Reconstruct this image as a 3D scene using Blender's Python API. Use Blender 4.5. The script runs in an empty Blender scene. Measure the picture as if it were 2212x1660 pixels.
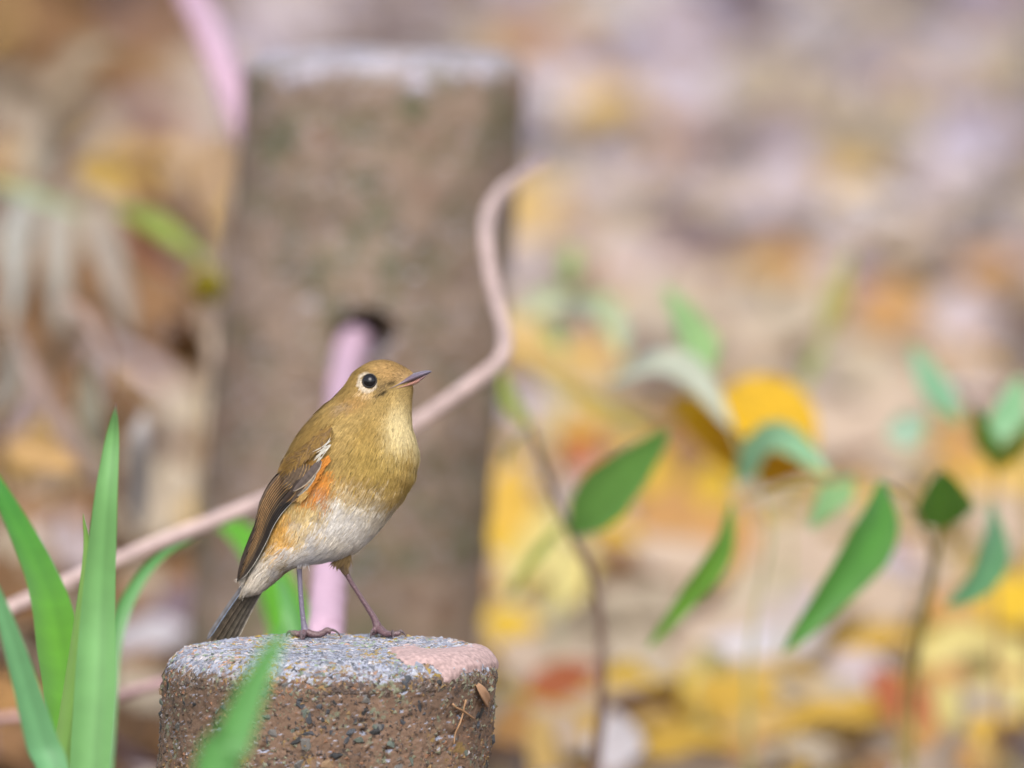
import bpy, math, random
import numpy as np
from mathutils import Vector

random.seed(7)
rng = np.random.default_rng(11)
SC = bpy.context.scene
COL = SC.collection

# ------------------------------------------------------------------ camera, sky, sun, exposure
D = 6.0                      # distance to the bird
PXM = 0.413 / 2212           # metres per (2212-wide) picture unit at distance D
CAM_H = 0.82
PITCH = math.radians(4.7)
cam_d = bpy.data.cameras.new('camera')
cam = bpy.data.objects.new('camera', cam_d)
COL.objects.link(cam)
cam.location = (0, 0, CAM_H)
cam.rotation_euler = (math.pi / 2 - PITCH, 0, 0)
cam_d.sensor_width = 36
cam_d.lens = 36 * D / 0.413
cam_d.clip_start = 0.05
cam_d.clip_end = 500
cam_d.dof.use_dof = True
cam_d.dof.focus_distance = 5.958
cam_d.dof.aperture_fstop = cam_d.lens / 57.0
SC.camera = cam

SUN_EL, SUN_AZ = math.radians(47), math.radians(179)   # soft light from above, behind and left of the camera
world = bpy.data.worlds.new('World')
SC.world = world
world.use_nodes = True
wn = world.node_tree
wn.nodes.clear()
sky = wn.nodes.new('ShaderNodeTexSky')
sky.sky_type = 'NISHITA'
sky.sun_disc = False
sky.sun_elevation = SUN_EL
sky.sun_rotation = SUN_AZ
sky.dust_density = 4.0
hs = wn.nodes.new('ShaderNodeHueSaturation')          # thin cloud: a paler sky
hs.inputs['Saturation'].default_value = 0.42
bg = wn.nodes.new('ShaderNodeBackground')
bg.inputs['Strength'].default_value = 0.13
wo = wn.nodes.new('ShaderNodeOutputWorld')
wn.links.new(sky.outputs[0], hs.inputs['Color'])
wn.links.new(hs.outputs[0], bg.inputs['Color'])
wn.links.new(bg.outputs[0], wo.inputs['Surface'])

sun_d = bpy.data.lights.new('sun', 'SUN')
sun_d.energy = 1.1
sun_d.angle = math.radians(55)
sun_d.color = (1.0, 0.95, 0.88)
sun = bpy.data.objects.new('sun', sun_d)
COL.objects.link(sun)
_sd = Vector((math.sin(SUN_AZ) * math.cos(SUN_EL), math.cos(SUN_AZ) * math.cos(SUN_EL), math.sin(SUN_EL)))
sun.rotation_euler = (-_sd).to_track_quat('-Z', 'Y').to_euler()
sun.location = (0, 0, 8)

SC.view_settings.view_transform = 'Standard'
SC.view_settings.look = 'None'
SC.view_settings.gamma = 1.0
SC.view_settings.use_curve_mapping = False
SC.view_settings.exposure = 1.27
SC.render.engine = 'CYCLES'
SC.cycles.use_denoising = True
SC.cycles.max_bounces = 6
SC.cycles.caustics_reflective = False
SC.cycles.caustics_refractive = False

# ------------------------------------------------------------------ helpers
CAMP = np.array([0, 0, CAM_H])
FW = np.array([0, math.cos(PITCH), -math.sin(PITCH)])
UPV = np.array([0, math.sin(PITCH), math.cos(PITCH)])
RT = np.array([1.0, 0, 0])
K = PXM / D


def zm(z):
    """nominal distance of the planting plan to the real one"""
    return z if z < 6.3 else 6.3 + (z - 6.3) * 1.15


def P(px, py, z):
    return PA(px, py, zm(z))


def PA(px, py, z):
    """point in the place that a picture position shows at distance z along the view"""
    return CAMP + z * (FW + (px - 1106) * K * RT + (830 - py) * K * UPV)


def G(px, py, h=0.0):
    """point at height h over the flat ground seen at a picture position"""
    d = FW + (px - 1106) * K * RT + (830 - py) * K * UPV
    return CAMP + d * ((CAM_H - h) / -d[2])


def lin(c, gain=1.0):
    c = np.asarray(c, float) / 255
    return np.where(c <= 0.04045, c / 12.92, ((c + 0.055) / 1.055) ** 2.4) * gain


def root_loc(o):
    while o.parent:
        o = o.parent
    return np.array(o.location)


def mesh(name, verts, faces, smooth=True, cols=None):
    me = bpy.data.meshes.new(name)
    if isinstance(faces, np.ndarray):
        nf, k = faces.shape
        me.vertices.add(len(verts)); me.vertices.foreach_set('co', np.asarray(verts, np.float32).ravel())
        me.loops.add(nf * k); me.loops.foreach_set('vertex_index', faces.astype(np.int32).ravel())
        me.polygons.add(nf); me.polygons.foreach_set('loop_start', np.arange(0, nf * k, k, dtype=np.int32))
        me.update(calc_edges=True)
    else:
        me.from_pydata(np.asarray(verts, float).tolist(), [], [tuple(int(i) for i in f) for f in faces])
    if smooth:
        me.polygons.foreach_set('use_smooth', [True] * len(me.polygons))
    if cols is not None:
        a = me.color_attributes.new('Col', 'FLOAT_COLOR', 'POINT')
        cc = np.ones((len(verts), 4), np.float32)
        cc[:, :3] = cols
        a.data.foreach_set('color', cc.ravel())
    me.update()
    return me


def mk(name, verts, faces, mat, parent=None, smooth=True, cols=None, base=None):
    """one mesh object; verts in world space"""
    verts = np.asarray(verts, float)
    o0 = root_loc(parent) if parent else (np.asarray(base) if base is not None else np.array([*verts[:, :2].mean(0), verts[:, 2].min()]))
    o = bpy.data.objects.new(name, mesh(name, verts - o0, faces, smooth, cols))
    COL.objects.link(o)
    if mat:
        o.data.materials.append(mat)
    if parent:
        o.parent = parent
    else:
        o.location = o0
    return o


def empty(name, loc):
    o = bpy.data.objects.new(name, None)
    o.empty_display_size = 0.02
    COL.objects.link(o)
    o.location = tuple(loc)
    return o


def tag(o, label, cat, group=None, kind=None):
    if label: o['label'] = label
    if cat: o['category'] = cat
    if group: o['group'] = group
    if kind: o['kind'] = kind
    return o


def vnoise(p, seed=0):
    """smooth value noise, -1..1, for points (n,3)"""
    p = np.asarray(p, float)
    i = np.floor(p).astype(np.int64)
    f = p - i
    f = f * f * (3 - 2 * f)
    out = np.zeros(len(p))
    for dx in (0, 1):
        for dy in (0, 1):
            for dz in (0, 1):
                h = ((i[:, 0] + dx) * 374761393 + (i[:, 1] + dy) * 668265263 + (i[:, 2] + dz) * 2147483647 + seed * 144665) & 0xffffffff
                h = ((h ^ (h >> 13)) * 1274126177) & 0xffffffff
                h = (h ^ (h >> 16)) & 0xffff
                w = (f[:, 0] if dx else 1 - f[:, 0]) * (f[:, 1] if dy else 1 - f[:, 1]) * (f[:, 2] if dz else 1 - f[:, 2])
                out += w * (h / 32767.5 - 1)
    return out


def fbm(p, octv=4, seed=0):
    a, s, out = 1.0, 0, 0
    p = np.asarray(p, float)
    for k in range(octv):
        out = out + a * vnoise(p * 2 ** k, seed + k)
        s += a
        a *= 0.5
    return out / s


def catmull(pts, n):
    """smooth curve through points (any dimension), n samples, even in the point index"""
    pts = np.asarray(pts, float)
    m = len(pts)
    q = np.vstack([2 * pts[0] - pts[1], pts, 2 * pts[-1] - pts[-2]])
    t = np.linspace(0, m - 1, n)
    k = np.clip(t.astype(int), 0, m - 2)
    f = (t - k)[:, None]
    p0, p1, p2, p3 = q[k], q[k + 1], q[k + 2], q[k + 3]
    return 0.5 * (2 * p1 + (p2 - p0) * f + (2 * p0 - 5 * p1 + 4 * p2 - p3) * f ** 2 + (3 * p1 - p0 - 3 * p2 + p3) * f ** 3)


def unit(v):
    v = np.asarray(v, float)
    return v / (np.linalg.norm(v, axis=-1, keepdims=True) + 1e-12)


def tube(path, rad, sides=10, cap=True, ref=(0.13, 0.9, 0.31)):
    path = np.asarray(path, float)
    n = len(path)
    rad = np.broadcast_to(np.asarray(rad, float), (n,))
    T = unit(np.gradient(path, axis=0))
    ref = np.asarray(ref, float)
    N = unit(np.cross(T, ref))
    B = np.cross(T, N)
    a = np.linspace(0, 2 * math.pi, sides, endpoint=False)
    V = path[:, None] + rad[:, None, None] * (np.cos(a)[None, :, None] * N[:, None] + np.sin(a)[None, :, None] * B[:, None])
    V = V.reshape(-1, 3)
    F = [(i * sides + j, i * sides + (j + 1) % sides, (i + 1) * sides + (j + 1) % sides, (i + 1) * sides + j) for i in range(n - 1) for j in range(sides)]
    if cap:
        F.append(tuple(range(sides))[::-1])
        F.append(tuple((n - 1) * sides + j for j in range(sides)))
    return V, F


def grid_faces(n, m, closed=False):
    F = []
    for i in range(n - 1):
        for j in range(m if closed else m - 1):
            F.append((i * m + j, i * m + (j + 1) % m, (i + 1) * m + (j + 1) % m, (i + 1) * m + j))
    return F


def join(parts):
    V, F, C, o = [], [], [], 0
    for p in parts:
        V.append(p[0])
        F += [tuple(i + o for i in f) for f in p[1]]
        if len(p) > 2: C.append(p[2])
        o += len(p[0])
    return (np.vstack(V), F, np.vstack(C)) if C else (np.vstack(V), F)


# ------------------------------------------------------------------ materials
def new_mat(name):
    m = bpy.data.materials.new(name)
    m.use_nodes = True
    nt = m.node_tree
    return m, nt, nt.nodes['Principled BSDF'], nt.nodes['Material Output']


def plain(name, rgb, rough=0.7, var=0.15, scale=60, spec=0.3, bump=0.0, coat=0.0):
    m, nt, b, out = new_mat(name)
    tc = nt.nodes.new('ShaderNodeTexCoord')
    nz = nt.nodes.new('ShaderNodeTexNoise')
    nz.inputs['Scale'].default_value = scale
    nz.inputs['Detail'].default_value = 5
    mr = nt.nodes.new('ShaderNodeMapRange')
    mr.inputs['From Min'].default_value = 0.3
    mr.inputs['From Max'].default_value = 0.7
    mr.inputs['To Min'].default_value = 1 - var
    mr.inputs['To Max'].default_value = 1 + var
    mx = nt.nodes.new('ShaderNodeMix')
    mx.data_type = 'RGBA'
    mx.blend_type = 'MULTIPLY'
    mx.inputs['Factor'].default_value = 1
    mx.inputs['A'].default_value = (*rgb, 1)
    nt.links.new(tc.outputs['Object'], nz.inputs['Vector'])
    nt.links.new(nz.outputs['Fac'], mr.inputs['Value'])
    nt.links.new(mr.outputs[0], mx.inputs['B'])
    nt.links.new(mx.outputs['Result'], b.inputs['Base Color'])
    b.inputs['Roughness'].default_value = rough
    b.inputs['Specular IOR Level'].default_value = spec
    b.inputs['Coat Weight'].default_value = coat
    if bump:
        bp = nt.nodes.new('ShaderNodeBump')
        bp.inputs['Strength'].default_value = bump
        bp.inputs['Distance'].default_value = 0.001
        nt.links.new(nz.outputs['Fac'], bp.inputs['Height'])
        nt.links.new(bp.outputs[0], b.inputs['Normal'])
    return m


def by_attr(name, rough=0.85, spec=0.15, trans=0.0, scale=300, var=0.12, bump=0.0):
    """colour from the mesh's own Col attribute (plumage, leaf and mineral colours) with fine grain"""
    m, nt, b, out = new_mat(name)
    at = nt.nodes.new('ShaderNodeAttribute')
    at.attribute_name = 'Col'
    tc = nt.nodes.new('ShaderNodeTexCoord')
    nz = nt.nodes.new('ShaderNodeTexNoise')
    nz.inputs['Scale'].default_value = scale
    mr = nt.nodes.new('ShaderNodeMapRange')
    mr.inputs['From Min'].default_value = 0.3
    mr.inputs['From Max'].default_value = 0.7
    mr.inputs['To Min'].default_value = 1 - var
    mr.inputs['To Max'].default_value = 1 + var
    mx = nt.nodes.new('ShaderNodeMix')
    mx.data_type = 'RGBA'
    mx.blend_type = 'MULTIPLY'
    mx.inputs['Factor'].default_value = 1
    nt.links.new(tc.outputs['Object'], nz.inputs['Vector'])
    nt.links.new(nz.outputs['Fac'], mr.inputs['Value'])
    nt.links.new(at.outputs['Color'], mx.inputs['A'])
    nt.links.new(mr.outputs[0], mx.inputs['B'])
    nt.links.new(mx.outputs['Result'], b.inputs['Base Color'])
    b.inputs['Roughness'].default_value = rough
    b.inputs['Specular IOR Level'].default_value = spec
    if bump:
        bp = nt.nodes.new('ShaderNodeBump')
        bp.inputs['Strength'].default_value = bump
        bp.inputs['Distance'].default_value = 0.001
        nt.links.new(nz.outputs['Fac'], bp.inputs['Height'])
        nt.links.new(bp.outputs[0], b.inputs['Normal'])
    if trans:
        tr = nt.nodes.new('ShaderNodeBsdfTranslucent')
        ms = nt.nodes.new('ShaderNodeMixShader')
        ms.inputs[0].default_value = trans
        nt.links.new(mx.outputs['Result'], tr.inputs['Color'])
        nt.links.new(b.outputs[0], ms.inputs[1])
        nt.links.new(tr.outputs[0], ms.inputs[2])
        nt.links.new(ms.outputs[0], out.inputs['Surface'])
    return m


M_LEAF = by_attr('dry leaf', 0.75, 0.25, 0.25, 90, 0.18)
M_GREEN = by_attr('green leaf', 0.42, 0.45, 0.35, 60, 0.08)
M_BARB = by_attr('plumage', 0.8, 0.15, 0.15, 900, 0.1)
M_FEATHER = by_attr('flight feather', 0.55, 0.3, 0.0, 900, 0.12)
M_MIN = by_attr('mineral grit', 0.8, 0.3, 0.0, 900, 0.2, 0.4)
M_SCALE = by_attr('leg skin', 0.38, 0.5, 0.0, 1500, 0.2, 0.5)

# ------------------------------------------------------------------ ground
def ground_material():
    m, nt, b, out = new_mat('forest soil')
    tc = nt.nodes.new('ShaderNodeTexCoord')
    n1 = nt.nodes.new('ShaderNodeTexNoise'); n1.inputs['Scale'].default_value = 9; n1.inputs['Detail'].default_value = 8
    n2 = nt.nodes.new('ShaderNodeTexNoise'); n2.inputs['Scale'].default_value = 70; n2.inputs['Detail'].default_value = 6
    r = nt.nodes.new('ShaderNodeValToRGB')
    e = r.color_ramp.elements
    e[0].position, e[0].color = 0.3, (0.15, 0.11, 0.08, 1)
    e[1].position, e[1].color = 0.7, (0.33, 0.27, 0.21, 1)
    k = e.new(0.52); k.color = (0.24, 0.18, 0.135, 1)
    mx = nt.nodes.new('ShaderNodeMix'); mx.data_type = 'FLOAT'; mx.inputs['Factor'].default_value = 0.5
    nt.links.new(tc.outputs['Object'], n1.inputs['Vector']); nt.links.new(tc.outputs['Object'], n2.inputs['Vector'])
    nt.links.new(n1.outputs['Fac'], mx.inputs['A']); nt.links.new(n2.outputs['Fac'], mx.inputs['B'])
    nt.links.new(mx.outputs['Result'], r.inputs['Fac'])
    nt.links.new(r.outputs[0], b.inputs['Base Color'])
    b.inputs['Roughness'].default_value = 0.95
    bp = nt.nodes.new('ShaderNodeBump'); bp.inputs['Strength'].default_value = 0.8; bp.inputs['Distance'].default_value = 0.01
    nt.links.new(n2.outputs['Fac'], bp.inputs['Height']); nt.links.new(bp.outputs[0], b.inputs['Normal'])
    return m


def build_ground():
    xs = np.unique(np.concatenate([np.linspace(-70, -3, 14), np.linspace(-3, 3, 90), np.linspace(3, 70, 14)]))
    ys = np.unique(np.concatenate([np.linspace(-30, 2, 8), np.linspace(2, 16, 200), np.linspace(16, 110, 20)]))
    X, Y = np.meshgrid(xs, ys)
    p = np.stack([X.ravel(), Y.ravel(), np.zeros(X.size)], 1)
    p[:, 2] = 0.008 * fbm(p * [6, 6, 1], 3, 3) - 0.006
    o = mk('ground', p, grid_faces(len(ys), len(xs)), ground_material(), base=(0, 0, 0))
    o['kind'] = 'structure'
    o['label'] = 'bare brown soil under the fallen leaves'


build_ground()

# ------------------------------------------------------------------ posts
def post_profile(R, rim, h, dense, n_top=60, n_rim=26, n_side=130):
    r = list(np.linspace(0.0004, R - rim, n_top, endpoint=False))
    z = [0.0] * n_top
    for a in np.linspace(0, math.pi / 2, n_rim, endpoint=False):
        r.append(R - rim + rim * math.sin(a)); z.append(-rim + rim * math.cos(a))
    for q in np.concatenate([np.linspace(rim, dense, n_side, endpoint=False), np.linspace(dense, h + 0.05, 14)]):
        r.append(R); z.append(-q)
    return np.array(r), np.array(z)


class Post:
    def __init__(s, top, R, rim, lean_x, lean_y, taper, seed, dense=0.085, nt=520, amp=1.0, n_side=130, pit=None):
        s.top, s.R, s.lx, s.ly, s.taper = np.asarray(top), R, lean_x, lean_y, taper
        s.h = top[2]
        s.r, s.z = post_profile(R, rim, s.h, dense, n_side=n_side)
        s.nt = nt
        th = np.linspace(0, 2 * math.pi, nt, endpoint=False)
        s.th = th
        n = len(s.r)
        RR, TT = np.meshgrid(s.r, th, indexing='ij')
        ZZ = np.repeat(s.z[:, None], nt, 1)
        ar = np.gradient(s.r); az = np.gradient(s.z)
        nr, nz = -az, ar
        l = np.hypot(nr, nz) + 1e-12
        nr, nz = nr / l, nz / l
        nr, nz = np.abs(nr), np.abs(nz)
        base = np.stack([RR * np.cos(TT), RR * np.sin(TT), ZZ], -1)
        nrm = np.stack([nr[:, None] * np.cos(TT), nr[:, None] * np.sin(TT), np.repeat(nz[:, None], nt, 1)], -1)
        q = base.reshape(-1, 3)
        dsp = 0.0011 * fbm(q * 60, 3, seed) + 0.0005 * fbm(q * 230, 3, seed + 9) + 0.0004 * vnoise(q * 900, seed + 4)
        pits = fbm(q * 260, 2, seed + 20)
        dsp -= np.clip(pits - 0.42, 0, 1) * 0.007
        dsp *= amp
        flat = np.clip((R - rim * 0.6 - np.hypot(q[:, 0], q[:, 1])) / 0.01, 0, 1)
        dsp *= 1 - 0.55 * flat
        if pit is not None:
            dsp = pit(q, dsp)
        s.base, s.nrm = base, nrm
        q = q + nrm.reshape(-1, 3) * dsp[:, None]
        s.local = q.reshape(n, nt, 3)
        s.n = n

    def world(s, q):
        q = np.asarray(q, float)
        d = -q[..., 2]
        k = 1 + s.taper * d
        return np.stack([q[..., 0] * k + s.top[0] - s.lx * d, q[..., 1] * k + s.top[1] - s.ly * d, q[..., 2] + s.top[2]], -1)

    def faces(s):
        F = grid_faces(s.n, s.nt, True)
        F = [f[::-1] for f in F]
        F.append(tuple(range(s.nt)))
        return F

    def at(s, th, arc):
        """surface point and normal at angle th and profile row fraction"""
        j = int(round(th / (2 * math.pi) * s.nt)) % s.nt
        i = int(np.clip(arc, 0, s.n - 1))
        return s.world(s.local[i, j]), s.nrm[i, j]


def concrete_material(name, c_side, c_dark, c_top, lichen, ochre, big=1.0):
    """coarse weathered concrete: warm mortar, dark patches, pale crust where it faces up, lichen blotches"""
    m, nt, b, out = new_mat(name)
    N, L = nt.nodes, nt.links
    tc = N.new('ShaderNodeTexCoord')
    def noise(sc, det=6, rough=0.6, off=0):
        mp = N.new('ShaderNodeMapping'); mp.inputs['Location'].default_value = (off, off * 1.7, off * 0.3)
        n = N.new('ShaderNodeTexNoise'); n.inputs['Scale'].default_value = sc; n.inputs['Detail'].default_value = det; n.inputs['Roughness'].default_value = rough
        L.new(tc.outputs['Object'], mp.inputs['Vector']); L.new(mp.outputs[0], n.inputs['Vector'])
        return n.outputs['Fac']
    def ramp(f, lo, hi):
        r = N.new('ShaderNodeMapRange'); r.interpolation_type = 'SMOOTHSTEP'
        r.inputs['From Min'].default_value = lo; r.inputs['From Max'].default_value = hi
        L.new(f, r.inputs['Value']); return r.outputs[0]
    def mix(f, a, bb):
        x = N.new('ShaderNodeMix'); x.data_type = 'RGBA'
        for s_, v in (('A', a), ('B', bb)):
            if isinstance(v, (tuple, list, np.ndarray)): x.inputs[s_].default_value = (*v, 1)
            else: L.new(v, x.inputs[s_])
        if isinstance(f, float): x.inputs['Factor'].default_value = f
        else: L.new(f, x.inputs['Factor'])
        return x.outputs['Result']
    def mul(a, c):
        x = N.new('ShaderNodeMath'); x.operation = 'MULTIPLY'; L.new(a, x.inputs[0])
        if isinstance(c, float): x.inputs[1].default_value = c
        else: L.new(c, x.inputs[1])
        return x.outputs[0]
    col = mix(ramp(noise(40 * big, 6), 0.4, 0.6), c_side, [v * 0.72 for v in c_side])
    col = mix(mul(ramp(noise(220 * big, 4, 0.7, 3), 0.55, 0.66), 0.75), col, c_dark)
    col = mix(mul(ramp(noise(130 * big, 5, 0.7, 5), 0.6, 0.68), 0.7), col, [v * 1.5 for v in c_side])
    col = mix(mul(ramp(noise(75 * big, 8, 0.75, 8), 0.56 if big == 1 else .47, 0.63), 0.75 if big == 1 else .9), col, lichen)
    col = mix(mul(ramp(noise(60 * big, 8, 0.75, 13), 0.6 if big == 1 else .52, 0.66), 0.7), col, ochre)
    ge = N.new('ShaderNodeNewGeometry')
    sx = N.new('ShaderNodeSeparateXYZ'); L.new(ge.outputs['True Normal'], sx.inputs[0])
    topc = mix(ramp(noise(330 * big, 3, 0.7, 21), 0.42, 0.58), c_top, [v * 0.55 for v in c_top])
    topc = mix(mul(ramp(noise(120 * big, 7, 0.7, 33), 0.55, 0.62), 0.8), topc, ochre)
    topc = mix(mul(ramp(noise(90 * big, 7, 0.7, 43), 0.56, 0.64), 0.7), topc, c_side)
    edge = N.new('ShaderNodeMath'); edge.operation = 'ADD'
    L.new(sx.outputs['Z'], edge.inputs[0]); L.new(mul(noise(60 * big, 5, 0.6, 50), 0.7), edge.inputs[1])
    col = mix(ramp(edge.outputs[0], 0.72, 0.95), col, topc)
    L.new(col, b.inputs['Base Color'])
    b.inputs['Roughness'].default_value = 0.9
    b.inputs['Specular IOR Level'].default_value = 0.25
    bp = N.new('ShaderNodeBump'); bp.inputs['Strength'].default_value = 0.7; bp.inputs['Distance'].default_value = 0.0012
    L.new(noise(420 * big, 6, 0.7, 2), bp.inputs['Height']); L.new(bp.outputs[0], b.inputs['Normal'])
    return m


# the low post under the bird
Z_TOP = P(718, 1376, D)[2]
BIRD_Y = P(718, 1376, D)[1]
PC = P(718, 1400, 5.955)
front = Post((PC[0], BIRD_Y - 0.042, Z_TOP), 0.0668, 0.0125, 0.082, 0.0, -0.25, 5)
fp = empty('concrete_post', (PC[0], BIRD_Y - 0.042, 0))
tag(fp, 'low round weathered concrete post with speckled aggregate, the bird standing on top', 'post', 'round concrete posts')
M_CONC = concrete_material('speckled concrete', lin((148, 121, 103), 0.5), lin((62, 60, 62), 0.45), lin((184, 190, 212), 0.5),
                           lin((148, 164, 140), 0.5), lin((172, 142, 76), 0.5))
mk('shaft', front.world(front.local).reshape(-1, 3), front.faces(), M_CONC, fp)

# smooth pinkish mortar skin left on the shoulder of the post
def build_skin():
    rows = np.arange(46, front.n); th = front.th
    poly = np.array([(838, 1402), (880, 1396), (930, 1398), (985, 1394), (1040, 1396), (1082, 1410), (1080, 1440), (1045, 1446), (1000, 1452), (985, 1470), (968, 1482), (955, 1476), (950, 1448), (915, 1436), (880, 1432), (858, 1416)], float)
    W = front.world(front.local)
    rel = W - CAMP
    dep = rel @ FW
    px = 1106 + (rel @ RT) / dep / K
    py = 830 - (rel @ UPV) / dep / K
    facing = front.local[..., 1] < 0.01
    # signed distance to the outline, in picture units, computed once on the real surface
    d2 = np.full(px.shape, 1e9); inside = np.zeros(px.shape, bool)
    for k in range(len(poly)):
        a, b_ = poly[k], poly[(k + 1) % len(poly)]
        e = b_ - a
        t = np.clip(((px - a[0]) * e[0] + (py - a[1]) * e[1]) / (e @ e), 0, 1)
        d2 = np.minimum(d2, (px - a[0] - t * e[0]) ** 2 + (py - a[1] - t * e[1]) ** 2)
        cr = ((a[1] > py) != (b_[1] > py)) & (px < (b_[0] - a[0]) * (py - a[1]) / (b_[1] - a[1] + 1e-9) + a[0])
        inside ^= cr
    sd = np.sqrt(d2) * np.where(inside, 1, -1)
    q = front.base.reshape(-1, 3)
    sd = sd + 11 * fbm(q * 190, 4, 71).reshape(sd.shape)
    keep = (sd > -6) & facing
    off = np.clip(sd / 9, -1, 1) * 0.0008 + 0.00018 * fbm(q * 420, 3, 5).reshape(sd.shape) + 0.0002
    sm = front.base + 0.0010 * fbm(q * 45, 2, 5).reshape(sd.shape)[..., None] * front.nrm
    V = front.world(sm + front.nrm * off[..., None])
    idx = -np.ones(sd.shape, int)
    ii = np.argwhere(keep)
    idx[keep] = np.arange(len(ii))
    F = []
    for i, j in ii:
        j2 = (j + 1) % front.nt
        if i + 1 < front.n and idx[i + 1, j] >= 0 and idx[i, j2] >= 0 and idx[i + 1, j2] >= 0:
            F.append((idx[i, j], idx[i + 1, j], idx[i + 1, j2], idx[i, j2]))
    o = mk('mortar_skin', V[keep], F, plain('pink mortar', lin((200, 172, 170), 0.52), 0.9, 0.3, 500, 0.2, 0.35), fp)
    o['label'] = 'smooth pinkish patch of mortar skin on the rim'
    return sd > 3


SKIN = build_skin()

def chunk(seed, flat):
    r = np.random.default_rng(seed)
    n = 11
    v = unit(r.normal(size=(n, 3))) * r.uniform(0.75, 1.1, (n, 1)) * [1, r.uniform(0.6, 0.95), flat]
    import bmesh
    bm = bmesh.new()
    for p in v: bm.verts.new(p)
    res = bmesh.ops.convex_hull(bm, input=bm.verts)
    bmesh.ops.delete(bm, geom=[g for g in res['geom_interior'] if isinstance(g, bmesh.types.BMVert)], context='VERTS')
    me = bpy.data.meshes.new('stone')
    bm.to_mesh(me); bm.free()
    return me


STONE_SHAPES = [chunk(100 + i, f) for i, f in enumerate([0.45, 0.5, 0.6, 0.4, 0.55, 0.7, 0.5, 0.35, 0.6, 0.5])]
STONE_MATS = [plain('slate stone', lin((74, 78, 86), 0.55), 0.6, 0.3, 700, 0.4, 0.4),
              plain('charcoal stone', lin((48, 50, 54), 0.5), 0.6, 0.3, 700, 0.4, 0.4),
              plain('grey stone', lin((120, 118, 116), 0.55), 0.7, 0.25, 700, 0.3, 0.4),
              plain('green grey stone', lin((110, 120, 112), 0.55), 0.7, 0.25, 700, 0.3, 0.4),
              plain('tan stone', lin((160, 132, 104), 0.55), 0.7, 0.25, 700, 0.3, 0.4),
              plain('blue grey stone', lin((150, 156, 172), 0.6), 0.65, 0.25, 700, 0.3, 0.4)]
for me in STONE_SHAPES:
    me.materials.append(STONE_MATS[0])


def add_stones(n):
    r = np.random.default_rng(31)
    rowz = front.z
    done = 0
    while done < n:
        th = r.uniform(math.pi * 0.98, math.pi * 2.02) if r.random() < 0.86 else r.uniform(0, math.pi)
        top = r.random() < 0.26
        if top:
            i = r.integers(40, 84)
        else:
            i = 84 + int((front.n - 98) * r.random() ** 0.9)
        j = int(th / (2 * math.pi) * front.nt) % front.nt
        big = done < 55
        if big:
            th = r.normal(math.pi * 1.52, .3); j = int(th / (2 * math.pi) * front.nt) % front.nt; i = int(np.clip(r.normal(99, 16), 80, front.n - 20))
        if SKIN[i, j]: continue
        p, nn = front.world(front.local[i, j]), front.nrm[i, j]
        o = bpy.data.objects.new('stone', STONE_SHAPES[r.integers(len(STONE_SHAPES))])
        COL.objects.link(o)
        s = (0.0013 + 0.0029 * r.random() ** 1.7) * (0.8 if top and not big else 1.0)
        o.scale = (s, s, s)
        o.location = tuple(p - nn * s * 0.24 - np.array(fp.location))
        o.rotation_mode = 'QUATERNION'
        o.rotation_quaternion = Vector(nn + r.normal(size=3) * 0.25).to_track_quat('Z', 'Y') @ Vector((0, 0, 1)).rotation_difference(Vector((0, 0, 1)))
        from mathutils import Quaternion
        o.rotation_quaternion = o.rotation_quaternion @ Quaternion((0, 0, 1), r.uniform(0, 6.28))
        o.parent = fp
        o.material_slots[0].link = 'OBJECT'
        w = [.1, .03, .2, .2, .12, .35] if top and not big else [.4, .22, .18, .13, .07, 0]
        o.material_slots[0].material = STONE_MATS[r.choice(6, p=w)]
        done += 1


add_stones(290)


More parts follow.
